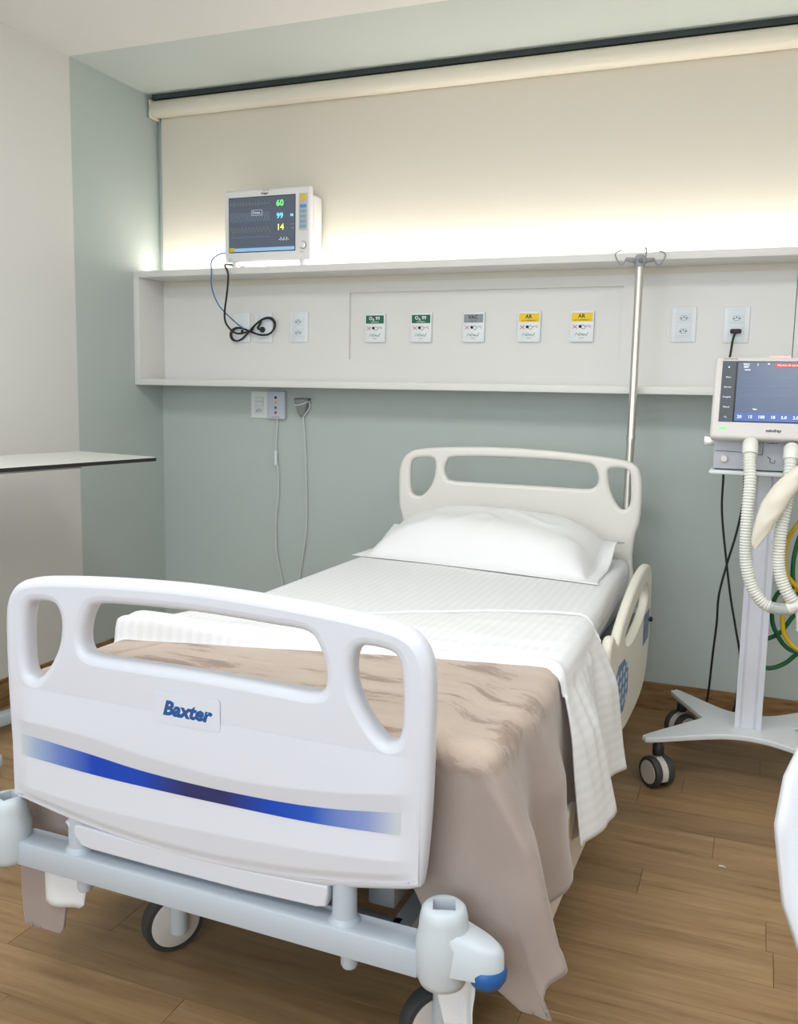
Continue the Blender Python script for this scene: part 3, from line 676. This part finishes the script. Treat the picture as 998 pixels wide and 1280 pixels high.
# fitted sheet
def fs(u, v):
    Y = -.035-1.95*v
    W = hwR(Y)+hwL(Y); full = W+2*.11; a = -hwL(Y)-.11+full*u
    p = drape(a, max(Y, -1.955), off=.002, ztop=ZT, flare=0, r=.03)
    if abs(a) < .4: p.z += .0015*NZ(a*4, Y*4)
    if p.z < .6: p.x -= (.012 if p.x > 0 else -.012)*sst(.6, .54, p.z)
    if Y < -1.96: p.y = -1.96; p.z -= .0
    return p
o = grid('fitted_sheet', M_sheet, 90, 70, fs, uv=lambda u, v: (u*1.13, v), thick=.002); BED(tag(o, 'white striped satin sheet stretched over the mattress', 'sheet'))
# brown blanket
def blf(u, v):
    # v: 0 head edge .. 1 foot hem ; u across
    a = -.468-.35+(.98+.35+.35)*u
    yh = -1.36 if 0 else -1.30-.12*0
    oL = .32*sst(.34, .40, -a)+.14*sst(.36, .45, a)
    b = -1.33-(1.975+.24+oL-1.33)*v
    p = drape(a, b, off=.012, flare=.11 if a > 0 else .05, fold=.036 if a > 0 else .008, fk=21, ph=5.87, cornerx=.17 if a > 0 else .03, r=.036, rmax=.455 if a > 0 else .575)
    if v > .96 or u > .985: p.x += .003*(1 if p.x > 0 else -1)
    wr = .0020*NZ(a*3, b*7, 1.3)+.0008*NZ(a*9, b*14, 4.2)
    if p.z > .64: p.z += wr
    elif a < -.3: pass
    else:
        p.x += .010*NZ(a*2, b*11, 2.7)*(1 if p.x > 0 else -1)+.004*NZ(a*12, b*12, .7)
        p.y += .006*NZ(a*6, p.z*9, 5.1)
    if p.y < -2.0 and p.x < .56: p.y = -2.0-(.010*math.sin(a*45)*sst(.5, .3, p.z) if a > 0 else 0)
    return p
def nap(p): return sst(.60, .655, p[2])
o = grid('fleece_blanket', M_blanket, 170, 110, blf, uv=lambda u, v: (u*1.7, v*.9), nap=nap, thick=.006)
BED(tag(o, 'soft taupe fleece blanket spread over the foot half of the bed', 'blanket'))
# white flat sheet under the blanket, its corners hanging out at the foot
def us(u, v):
    a = -.468-.10+(.98+.10+.12)*u; b = -1.55-(1.975+.17+(.30 if a > 0 else .29)*sst(.40 if a > 0 else .29, .46 if a > 0 else .33, abs(a))-1.55)*v
    p = drape(a, b, off=.005, flare=.03, fold=.006, fk=21, ph=.3, cornerx=.04, r=.032, maxy=.045, rmax=.49)
    if p.z < .60 and abs(a) > .45 and b < -1.97: p.x += .008*NZ(a*8, b*14, 3.3)
    if a < -.425: p.y += .022*sst(.45, .3, p.z)
    if p.y < -1.978+(.03 if a < -.425 else 0): p.y = max(p.y, -1.978) if a < -.425 else p.y
    if a >= -.425 and p.y < -1.978: p.y = -1.978-(.028+.008*math.sin(a*60))*sst(.34, .27, p.z)
    return p
o = grid('flat_sheet', mat_sheet('plain_sheet', False), 90, 70, us, uv=lambda u, v: (u, v), thick=.002,
    keep=lambda u, v: True)
BED(tag(o, 'white flat sheet under the blanket with corners hanging below it at the foot', 'sheet'))
# turned-down top sheet lying across
def ts(u, v):
    a = -.478+(.99+.355)*u
    x = min(a, .52)
    lo = -1.715+.235*(x+.45); up = -.96-.42*sst(.50, -.45, x)*1.0-.04
    if a > .45:
        k = (a-.45)/.42; lo = lo-.08*k; up = up-.03*k
    b = up+(lo-up)*v
    edge = .012*math.sin(PI*min(1, v*1.0))
    p = drape(a, b, off=.020+.006*math.sin(PI*v)-.008*sst(.09, .0, v), flare=.21, fold=.035, fk=18, ph=1.64, r=.04)
    left = sst(-.05, -.44, a)
    if p.z > .62:
        p.z += .0035*NZ(a*5, b*16, 9.1)+.007*abs(NZ(a*3, (b-a*.25)*16, 2.2))*sst(.35, .9, v)*sst(-.1, .3, a)
        p.z += left*.040*sst(1.0, .93, v)*sst(.35, .8, v)
        p.z += .006*math.exp(-((v-.95)/.03)**2)
    else:
        p.x += .012*NZ(a*3, b*9, 6.1)+.006*NZ(a*4, b*25, 1.1)
    # roll the ends under
    
    if v > .97: p.z -= .014 if p.z > .62 else 0
    if a > .48: p.y += .0
    return p
o = grid('top_sheet', M_sheet, 130, 90, ts, uv=lambda u, v: (u*1.4, v*.6), thick=.004)
BED(tag(o, 'white striped top sheet folded back across the blanket and hanging off one side', 'sheet'))
hp = []
for k in range(60):
    u = .0+.76*k/59; q = ts(u, .012); hp.append((q.x, q.y+.004, q.z+.007+.002*NZ(q.x*7, 0, 3)))
h_ = T('rolled_hem', M_sheet, hp, .005, o, 8, 1)
# pillow
def pil(top):
    def f(u, v):
        x = (u*2-1); y = (v*2-1)
        fl = .90; fy = .86
        ix = max(0, 1-min(1, abs(x)/fl)**3.2); iy = max(0, 1-min(1, abs(y)/fy)**2.6)
        h = (ix**.55)*(iy**.6)
        X = -.03+x*(.438-.018*y*y*(1-abs(x))); Yb = -.285-.05*x*(1-v)+y*.215
        X += .012*x*abs(y)**6; 
        pinch = .02*(1-abs(x)**2)*(abs(y)**8)
        Yb -= math.copysign(pinch, y)
        tilt = .062*sst(-.2, 1, y)
        base = ZT+.006+tilt+.003*abs(x)**6*NZ(x*3, y*3, 2)
        if top:
            z = base+.004+.148*h+.006*NZ(x*3, y*3, 1)*h+.007*(1-min(1, 6*abs(NZ(x*2.2+.3*y, y*1.5, 5))))*h-.003*(1 if .84 < abs(x) < .86 else 0)*1
            if abs(x) > fl or abs(y) > fy: z = base+.004+.006*NZ(x*7, y*7, 8)*.4
        else: z = base-.0*h-min(.0, 0)+.0
        if x > .9 and y > .1: z += .03*sst(.9, 1, x)*math.sin(PI*sst(.1, 1, y))
        return (X, Yb, z)
    return f
NUp = 90; NVp = 50
ft, fb2 = pil(True), pil(False)
vs = [ft(i/(NUp-1), j/(NVp-1)) for j in range(NVp) for i in range(NUp)]; n0 = len(vs)
vs += [fb2(i/(NUp-1), j/(NVp-1)) for j in range(NVp) for i in range(NUp)]
fc = []
for j in range(NVp-1):
    for i in range(NUp-1):
        a = j*NUp+i; fc.append((a, a+1, a+NUp+1, a+NUp)); fc.append((n0+a, n0+a+NUp, n0+a+NUp+1, n0+a+1))
bd = [i for i in range(NUp)]+[j*NUp+NUp-1 for j in range(1, NVp)]+[(NVp-1)*NUp+i for i in range(NUp-2, -1, -1)]+[j*NUp for j in range(NVp-2, 0, -1)]
for a, b_ in zip(bd, bd[1:]+bd[:1]): fc.append((b_, a, n0+a, n0+b_))
me = bpy.data.meshes.new('pillow'); me.from_pydata(vs, [], fc); me.update()
o = link('pillow', me, M_pillow); BED(tag(o, 'plump white pillow in a flanged case resting against the head board', 'pillow'))

# ------------------------------------------------------------------ drip pole
pole = empty('drip_pole', (2.243, -.236, .36), 0, 'steel drip pole with four hooks rising behind the head board', 'drip stand')
PX, PY = 2.229, -.262
pole.location = (PX, PY, .36)
Lt('pole_tube', M_steel, [(0, 0), (.015, 0), (.015, .72), (0, .72)], pole, (0, 0, 0), 'Z', 24)
Lt('pole_tube', M_steel, [(0, .72), (.0165, .72), (.0165, .735), (.014, .738), (.014, 1.342), (0, 1.342)], pole, (0, 0, 0), 'Z', 24)
M_hub = mat('hook_grey', srgb(158, 162, 164), .4)
hk = Lt('hook_hub', M_hub, [(0, 1.335), (.016, 1.335), (.018, 1.342), (.018, 1.37), (.012, 1.378), (0, 1.38)], pole, (0, 0, 0), 'Z', 20)
for k in range(4):
    a = .35+k*PI/2; ca, sa = math.cos(a), math.sin(a)
    P = lambda r, z: (ca*r, sa*r, z)
    bm = bmesh.new(); tube(bm, [P(.012, 1.356), P(.05, 1.362)], .008, 8, 1, rf=lambda t, i: .011-.004*t); obj('hook_arm', bm, M_hub, hk, smooth=True)
    bm = bmesh.new(); tube(bm, [P(.05, 1.362), P(.058, 1.348), P(.070, 1.344), P(.082, 1.36), P(.088, 1.378), P(.078, 1.388), P(.066, 1.39)],   .0028, 6, 4); obj('hook_wire', bm, M_hub, hk, smooth=True)

# ------------------------------------------------------------------ ventilator cart
ct = empty('ventilator_cart', (2.69, -.51, 0), 0, 'white wheeled cart with X-shaped base and grooved column carrying the ventilator', 'cart')
def CT(o): o.location = -ct.location; return o
base = [(-.285, -.262), (-.302, -.248), (-.30, -.225), (-.16, -.02), (-.145, .01), (-.16, .04), (-.262, .235), (-.258, .262), (-.235, .268), (-.09, .13), (-.03, .105), (.03, .105), (.09, .13), (.235, .268), (.258, .262), (.262, .235), (.16, .04), (.145, .01), (.16, -.02), (.30, -.225), (.302, -.248), (.285, -.262), (.12, -.16), (.04, -.125), (-.04, -.125), (-.12, -.16)]
curve_plate('cart_base', M_cart, base, [], .005, .004, ct, matrix=Matrix.Rotation(-PI/2, 4, 'X') , smooth_n=4, loc=(0, 0, .158))
colm = bmesh.new(); prof = [(-.041, -.05), (-.026, -.05), (-.024, -.045), (-.021, -.045), (-.019, -.05), (.017, -.05), (.019, -.045), (.022, -.045), (.024, -.05), (.041, -.05), (.041, .04), (-.041, .04)]
lo = [colm.verts.new((x, y, .1675)) for x, y in prof]; hi = [colm.verts.new((x, y, 1.008)) for x, y in prof]
for k in range(len(prof)): colm.faces.new((lo[k], lo[(k+1) % 12], hi[(k+1) % 12], hi[k]))
colm.faces.new(lo[::-1]); colm.faces.new(hi); obj('column', colm, M_col, ct)
B('tray', M_cart, (-.165, .175, -.195, .11, 1.009, 1.022), ct, .005)
def twin(x, y, a):
    t = empty('caster', (x, y, 0), a); t.parent = ct; r = .05
    for s in (-1, 1):
        ti = Lt('tire', M_tire, [(r-.012, -.012), (r-.003, -.011), (r, -.007), (r, .007), (r-.003, .011), (r-.012, .012)], t, (0, 0, r), 'X', 32, loc=(s*.024, 0, 0))
        Lt('wheel_disc', M_disc, [(0, -.013), (r-.014, -.013), (r-.012, -.011), (r-.012, .011), (r-.014, .013), (0, .013)], ti, (0, 0, r), 'X', 32)
    bm = bmesh.new()
    for k in range(15):
        pass
    N = 16; rr = r-.003
    pr = [[bm.verts.new((sx, rr*math.cos(PI*k/N*1.25-.3), r+rr*math.sin(PI*k/N*1.25-.3))) for k in range(N+1)] for sx in (-.011, .011)]
    c0 = [bm.verts.new((sx, 0, r)) for sx in (-.011, .011)]
    for k in range(N): bm.faces.new((pr[0][k], pr[0][k+1], pr[1][k+1], pr[1][k])); bm.faces.new((c0[0], pr[0][k+1], pr[0][k])); bm.faces.new((c0[1], pr[1][k], pr[1][k+1]))
    box(bm, -.01, .01, -.01, .01, r, 2*r+.012, .002)
    obj('wheel_hood', bm, M_disc, t, smooth=True, auto=.6)
    Lt('swivel_stem', M_dark, [(0, .104), (.016, .104), (.018, .108), (.018, .135), (.014, .14), (.014, .1495), (0, .1495)], t, (0, 0, 0), 'Z', 20)
twin(-.262, -.232, .75); twin(-.225, .225, -.75); twin(.262, -.232, .4); twin(.225, .225, -.4)

# ventilator
vn = empty('ventilator', (2.695, -.70, 1.0225), 0, 'grey and white lung ventilator with a tilted touch screen on its cart', 'ventilator')
bd_ = B('body', M_ventg, (-.16, .165, .01, .26, .003, .12), vn, .005)
B('foot_slot', M_dark, (-.155, .16, .02, .25, .0005, .0035), vn)
B('body_back', M_vent, (-.14, .145, .08, .25, .12, .30), vn, .02, seg=3)
TL = math.radians(17)
# screen head: local x across, z up the tilted face, y thickness
hd = B('screen_head', M_vent, (-.172, .176, 0, .04, 0, .255), vn, .011, seg=4, loc=(0, -.052, .10), rot=(-TL, 0, 0))
ky = B('key_strip', M_vside, (-.150, -.111, -.0015, 0.0002, .050, .240), hd)
B('screen_edge', M_black, (-.111, .158, -.0012, .0002, .050, .240), hd)
sg = B('screen', M_vscr, (-.106, .153, -.002, -.0008, .053, .236), hd)
B('value_bar', M_vbar, (-.106, .153, -.0027, -.0021, .053, .079), sg)
B('alarm_bar', mat('alarm_bar_red', srgb(200, 80, 80), .4, emit=.2), (-.002, .153, -.0027, -.0021, .221, .233), sg)
B('alarm_light', G_pink, (-.018, .04, .004, .03, .2545, .2575), hd)
B('power_light', G_green, (-.148, -.125, -.0015, .0005, .026, .034), hd, .0004)
text('lettering', 'mindray', .013, M_ink_dark, hd, (.005, -.0005, .026), off=.0004, shear=.15); text('lettering', 'SynoVent E5', .008, M_ink_grey, hd, (-.128, -.0005, .2475))
for s_, x, z, sz in (('20', -.092, .066, .013), ('15', -.062, .066, .013), ('100', -.031, .066, .013), ('18', .001, .066, .013), ('5.0', .031, .066, .013), ('2.0', .063, .066, .013), ('4', .093, .066, .013), ('VAC', -.082, .229, .009), ('SIMV', -.082, .221, .007), ('Adulto', -.078, .212, .006), ('1', -.05, .228, .011), ('\u2022', -.02, .23, .02), ('Paw', -.05, .09, .007)):
    text('screen_text', s_, sz, G_white, sg, (x, -.003, z), off=.0002)
text('screen_text', 'Alarme de apneia', .009, G_white, sg, (.035, -.0032, .227))
for z, m in ((.175, G_teal), (.155, G_white), (.135, G_cyan), (.122, G_cyan), (.110, G_green)): text('screen_text', '24' if m != G_teal else 'Ppico', .0075, m, sg, (.072 if m != G_green else .074, -.003, z))
bm = bmesh.new()
for z in (.185, .16, .13): tube(bm, [(-.095, -.0024, z), (.06, -.0024, z-.001)], .0005, 3, 1)
obj('trend_line', bm, G_teal, sg)
for k, s_ in enumerate(['\u2022', 'Menu', 'Silenciar', 'Congelar', 'Manual', 'O\u2082']): text('key_text', s_, .0065 if k else .02, G_white, ky, (-.131, -.0018, .220-k*.031))
# front ports and marks
for x, z in ((-.055, .085), (.058, .075)):
    p = Lt('breathing_port', M_ventg, [(0, -.035), (.013, -.035), (.014, -.033), (.014, .0), (.018, .008), (.018, .012), (0, .012)], bd_, (x, 0, z), 'Y', 20)
Lt('knob', M_vent, [(0, -.004), (.009, -.004), (.011, .0), (.011, .0105), (0, .0105)], bd_, (-.128, 0, .035), 'Y', 20)
bm = bmesh.new()
for a, b_ in (((-.155, .058), (-.06, .055)), ((-.02, .05), (-.02, .115)), ((-.04, .05), (-.02, .05))): tube(bm, [(a[0], .0095, a[1]), (b_[0], .0095, b_[1])], .0008, 4, 1)
for cx, cz in ((-.002, .09), (.012, .09)):
    for a, b_ in (((-.006, .005), (.006, .005)), ((.006, .005), (.006, -.005)), ((.006, -.005), (-.006, -.005)), ((-.006, -.005), (-.006, .005))):
        tube(bm, [(cx+a[0], .0095, cz+a[1]), (cx+b_[0], .0095, cz+b_[1])], .0006, 4, 1)
tube(bm, [(-.006, .0095, .045), (.003, .0095, .038), (.002, .0095, .03), (.014, .0095, .026), (.016, .0095, .036)], .0012, 4, 3)
obj('panel_marking', bm, M_ink_dark, bd_)
B('rail_handle', M_steel, (-.192, -.158, .02, .034, .072, .1), vn, .003)

# breathing circuit
br = empty('breathing_circuit', (2.70, -.80, .63), 0, 'cream corrugated breathing hoses looping down from the ventilator to a clear Y piece', 'hose')
def BRC(o): o.location = -br.location; return o
def corr(name, pts, r=.0172, pitch=.0085):
    P = crom(pts, 40); L_ = [0]
    for a, b_ in zip(P, P[1:]): L_.append(L_[-1]+(b_-a).length)
    n = int(L_[-1]/(pitch/6)); out = []; k = 0
    for i in range(n+1):
        s = L_[-1]*i/n
        while k < len(L_)-2 and L_[k+1] < s: k += 1
        t = (s-L_[k])/max(1e-9, L_[k+1]-L_[k]); out.append(P[k].lerp(P[k+1], min(1, t)))
    bm = bmesh.new(); tube(bm, out, r, 16, 1, rf=lambda t, i: r*(1+.10*math.cos(i/6*2*PI)))
    return obj(name, bm, M_hose, br, smooth=True)
hl = [(2.64, -.757, 1.097), (2.641, -.775, 1.06), (2.646, -.79, 1.0), (2.645, -.80, .886), (2.650, -.80, .767), (2.671, -.80, .690), (2.703, -.80, .645), (2.728, -.80, .632)]
hr = [(2.753, -.757, 1.085), (2.752, -.775, 1.05), (2.750, -.79, .963), (2.739, -.80, .85), (2.740, -.80, .762), (2.758, -.80, .70), (2.786, -.80, .655)]
BRC(corr('corrugated_hose', hl)); BRC(corr('corrugated_hose', hr))
BRC(T('hose_cuff', M_hose, [(2.64, -.742, 1.108), (2.64, -.757, 1.10), (2.6405, -.768, 1.078)], .0225, br, 16, 4))
BRC(T('hose_cuff', M_hose, [(2.753, -.742, 1.096), (2.753, -.757, 1.088), (2.7525, -.768, 1.066)], .0225, br, 16, 4))
BRC(T('clear_connector', M_clear, [(2.725, -.80, .632), (2.75, -.80, .629), (2.785, -.80, .631)], .0175, br, 16, 2))
BRC(T('y_piece', M_hose, [(2.775, -.80, .632), (2.80, -.80, .645), (2.815, -.80, .64)], .019, br, 16, 3))
BRC(T('y_branch', M_hose, [(2.782, -.80, .665), (2.80, -.80, .645), (2.81, -.80, .60), (2.812, -.80, .57)], .012, br, 14, 3))
# test bag
def bagf(u, v):
    P = crom([(2.790, -.835, 1.065), (2.755, -.84, 1.02), (2.727, -.845, .965), (2.702, -.85, .90), (2.682, -.85, .842), (2.674, -.85, .812)], 20)
    k = v*(len(P)-1); i = min(int(k), len(P)-2); p = P[i].lerp(P[i+1], k-i)
    wd = [.03, .046, .052, .040, .024, .006]; q = v*5; j = min(int(q), 4); w_ = wd[j]+(wd[j+1]-wd[j])*(q-j)
    a = 2*PI*u; d = Vector((.42, 0, -.9)); nrm = Vector((.9, 0, .42))
    return p+nrm*(w_*math.cos(a))+Vector((0, 1, 0))*(.42*w_*math.sin(a)+.003*NZ(u*6, v*9))
o = grid('test_lung_bag', M_bag, 28, 34, bagf); tag(o, 'cream rubber test lung bag hanging over the ventilator hoses', 'breathing bag')
# gas hoses at the back of the cart
o = T('yellow_gas_hose', M_yel, [(2.86, -.40, .93), (2.798, -.45, .84), (2.771, -.45, .785), (2.766, -.45, .718), (2.779, -.45, .666), (2.83, -.45, .62), (2.86, -.44, .64), (2.84, -.43, .66), (2.80, -.44, .61), (2.778, -.45, .572), (2.775, -.45, .504), (2.794, -.45, .452), (2.85, -.45, .42), (2.95, -.35, .45), (3.0, -.05, .7)], .0075, seg=12)
tag(o, 'yellow gas hose coiled behind the cart column', 'hose')
o = T('green_gas_hose', M_grn, [(2.88, -.36, .95), (2.82, -.40, .83), (2.797, -.42, .74), (2.796, -.42, .66), (2.81, -.42, .60), (2.79, -.42, .615), (2.755, -.42, .60), (2.741, -.42, .548), (2.751, -.42, .481), (2.80, -.42, .415), (2.87, -.42, .42), (2.86, -.41, .52), (2.815, -.40, .53), (2.77, -.40, .46), (2.71, -.40, .42), (2.69, -.40, .36), (2.738, -.40, .335), (2.79, -.40, .356), (2.84, -.40, .41), (2.95, -.3, .5), (3.02, -.05, .72)], .0075, seg=12)
tag(o, 'dark green gas hose looping behind the yellow hose', 'hose')
# power cables behind the cart
o = T('power_cable', M_blk, [(2.545, -.36, 1.05), (2.554, -.27, .976), (2.557, -.25, .84), (2.585, -.25, .652), (2.607, -.25, .526), (2.629, -.25, .426), (2.652, -.24, .30), (2.645, -.18, .12), (2.62, -.14, .02), (2.58, -.12, .006)], .004)
tag(o, 'black cable running down behind the cart column, crossing the other one', 'cable')
o = T('power_cable', M_blk, [(2.62, -.36, 1.05), (2.623, -.26, .98), (2.624, -.235, .873), (2.608, -.235, .758), (2.585, -.235, .652), (2.565, -.24, .536), (2.564, -.24, .433), (2.557, -.22, .313), (2.548, -.12, .15), (2.535, -.07, .03), (2.52, -.06, .006)], .004)
tag(o, 'black cable bending left towards the rear caster after crossing', 'cable')
pl_ = B('power_plug', M_blk, (2.557-.0195, 2.557+.0195, -.06, -.0255, 1.476, 1.492), None, .005); tag(pl_, 'black plug in the lower socket above the ventilator screen', 'plug')
o = T('power_cable', M_blk, [(2.555, -.056, 1.478), (2.549, -.058, 1.452), (2.545, -.06, 1.409), (2.542, -.07, 1.35), (2.56, -.12, 1.2), (2.6, -.2, 1.12), (2.62, -.4, 1.09)], .0042); tag(o, 'short black cable hanging from the plug down behind the ventilator', 'cable')

# ------------------------------------------------------------------ overbed table (left edge)
tb = empty('overbed_table', (.575, -1.35, 0), -.165, 'white overbed table with a thin black edge reaching in beside the left wall', 'table')
def tt(x0, x1, y0, y1, r=.03, n=6):
    out = []
    for cx, cy, a0 in ((x1-r, y1-r, 0), (x0+r, y1-r, PI/2), (x0+r, y0+r, PI), (x1-r, y0+r, 1.5*PI)):
        for k in range(n+1): a = a0+k*PI/2/n; out.append((cx+r*math.cos(a), cy+r*math.sin(a)))
    return out
def slab(name, m, pts, z0, z1, par):
    bm = bmesh.new(); lo = [bm.verts.new((x, y, z0)) for x, y in pts]; hi = [bm.verts.new((x, y, z1)) for x, y in pts]; n = len(pts)
    for k in range(n): bm.faces.new((lo[k], lo[(k+1) % n], hi[(k+1) % n], hi[k]))
    bm.faces.new(lo[::-1]); bm.faces.new(hi); return obj(name, bm, m, par)
TZ = .995
slab('table_edge', M_edge, tt(-.37, .055, -.40, .395), TZ-.013, TZ-.001, tb)
slab('tabletop', M_tabletop, tt(-.369, .054, -.399, .394), TZ-.001, TZ, tb)
B('support_bar', M_frame, (-.20, -.14, -.36, .22, TZ-.04, TZ-.014), tb, .005)
B('lift_column', M_frame, (-.205, -.135, -.50, -.43, .07, TZ-.04), tb, .005); B('column_head', M_frame, (-.20, -.14, -.50, -.30, TZ-.065, TZ-.04), tb, .004)
bs = B('base_bar', M_frame, (-.40, -.345, -.48, .30, .035, .075), tb, .006); B('base_bar', M_frame, (-.10, -.045, -.48, -.2, .035, .075), tb, .006)
B('base_cross', M_frame, (-.40, -.045, -.50, -.44, .035, .07), tb, .006)
for x in (-.3725,):
    for y in (-.42, .26): Lt('small_wheel', M_dark, cyl(.0172, -.012, .012, .003), tb, (x, y, .0175), 'X', 20)
Lt('small_wheel', M_dark, cyl(.0172, -.012, .012, .003), tb, (-.0725, -.42, .0175), 'X', 20); Lt('small_wheel', M_dark, cyl(.0172, -.012, .012, .003), tb, (-.0725, -.23, .0175), 'X', 20)

# ------------------------------------------------------------------ white chair at the right edge
ch = empty('white_chair', (2.985, -2.52, 0.0), 0, 'white moulded plastic chair cut off by the right edge of the picture', 'chair')
def shell(u, v):
    # backrest facing the camera side, v up, u across
    a = (u*2-1); z = .43+.43*math.sin(v*PI/2); zo = .025; v = (z-.43)/.43; hw = .02
    tab = [(.43, .198), (.505, .224), (.58, .252), (.68, .268), (.74, .261), (.78, .244), (.82, .206), (.842, .15), (.854, .09), (.8601, .01)]
    for (za, ha), (zb_, hb_) in zip(tab, tab[1:]):
        if z <= zb_+1e-6: hw = ha+(hb_-ha)*(z-za)/(zb_-za); break
    return (a*hw, .20-.10*abs(a*hw/.268)**2.2-.08*(1-v), z+zo)
o = grid('shell_back', M_chair, 40, 36, shell, ch, thick=.014)
def seat(u, v):
    a = u*2-1; y = -.22+.36*v; hw = .225*(1-.1*(1-v)**3)
    return (a*hw, y, .45+.02*abs(a)**3-.012*math.sin(PI*v)+.015*sst(.8, 1, v)+.0)
grid('shell_seat', M_chair, 30, 26, seat, ch, thick=.014)
for sx in (-1, 1):
    for sy in (-1, 1):
        bm = bmesh.new(); tube(bm, [(sx*.13, sy*.10-.03, .44), (sx*.205, sy*.20-.02, .002)], .012, 12, 1, rf=lambda t, i: .016-.006*t); obj('leg', bm, mat('chair_leg_wood', srgb(190, 150, 105), .5), ch, smooth=True, auto=.8)

# specks of paper on the floor
for x, y, lb in ((2.64, -1.198, 'tiny white paper shred on the floor in front of the white chair'), (2.295, -1.871, 'tiny white crumb on the floor beside the hanging blanket corner')):
    bm = bmesh.new(); P = [(0, 0), (.008, .002), (.016, -.003), (.014, .004), (.006, .006), (-.003, .004)]
    a_ = [bm.verts.new((px_, py_, .0003)) for px_, py_ in P]; b_2 = [bm.verts.new((px_*.8, py_*.8, .002)) for px_, py_ in P]
    for k in range(6): bm.faces.new((a_[k], a_[(k+1) % 6], b_2[(k+1) % 6], b_2[k]))
    bm.faces.new(a_[::-1]); bm.faces.new(b_2)
    o = obj('paper_shred', bm, M_lwhite, None, loc=(x, y, 0)); tag(o, lb, 'paper')
    if x < 2.5: o.scale = (.4, .6, 1)
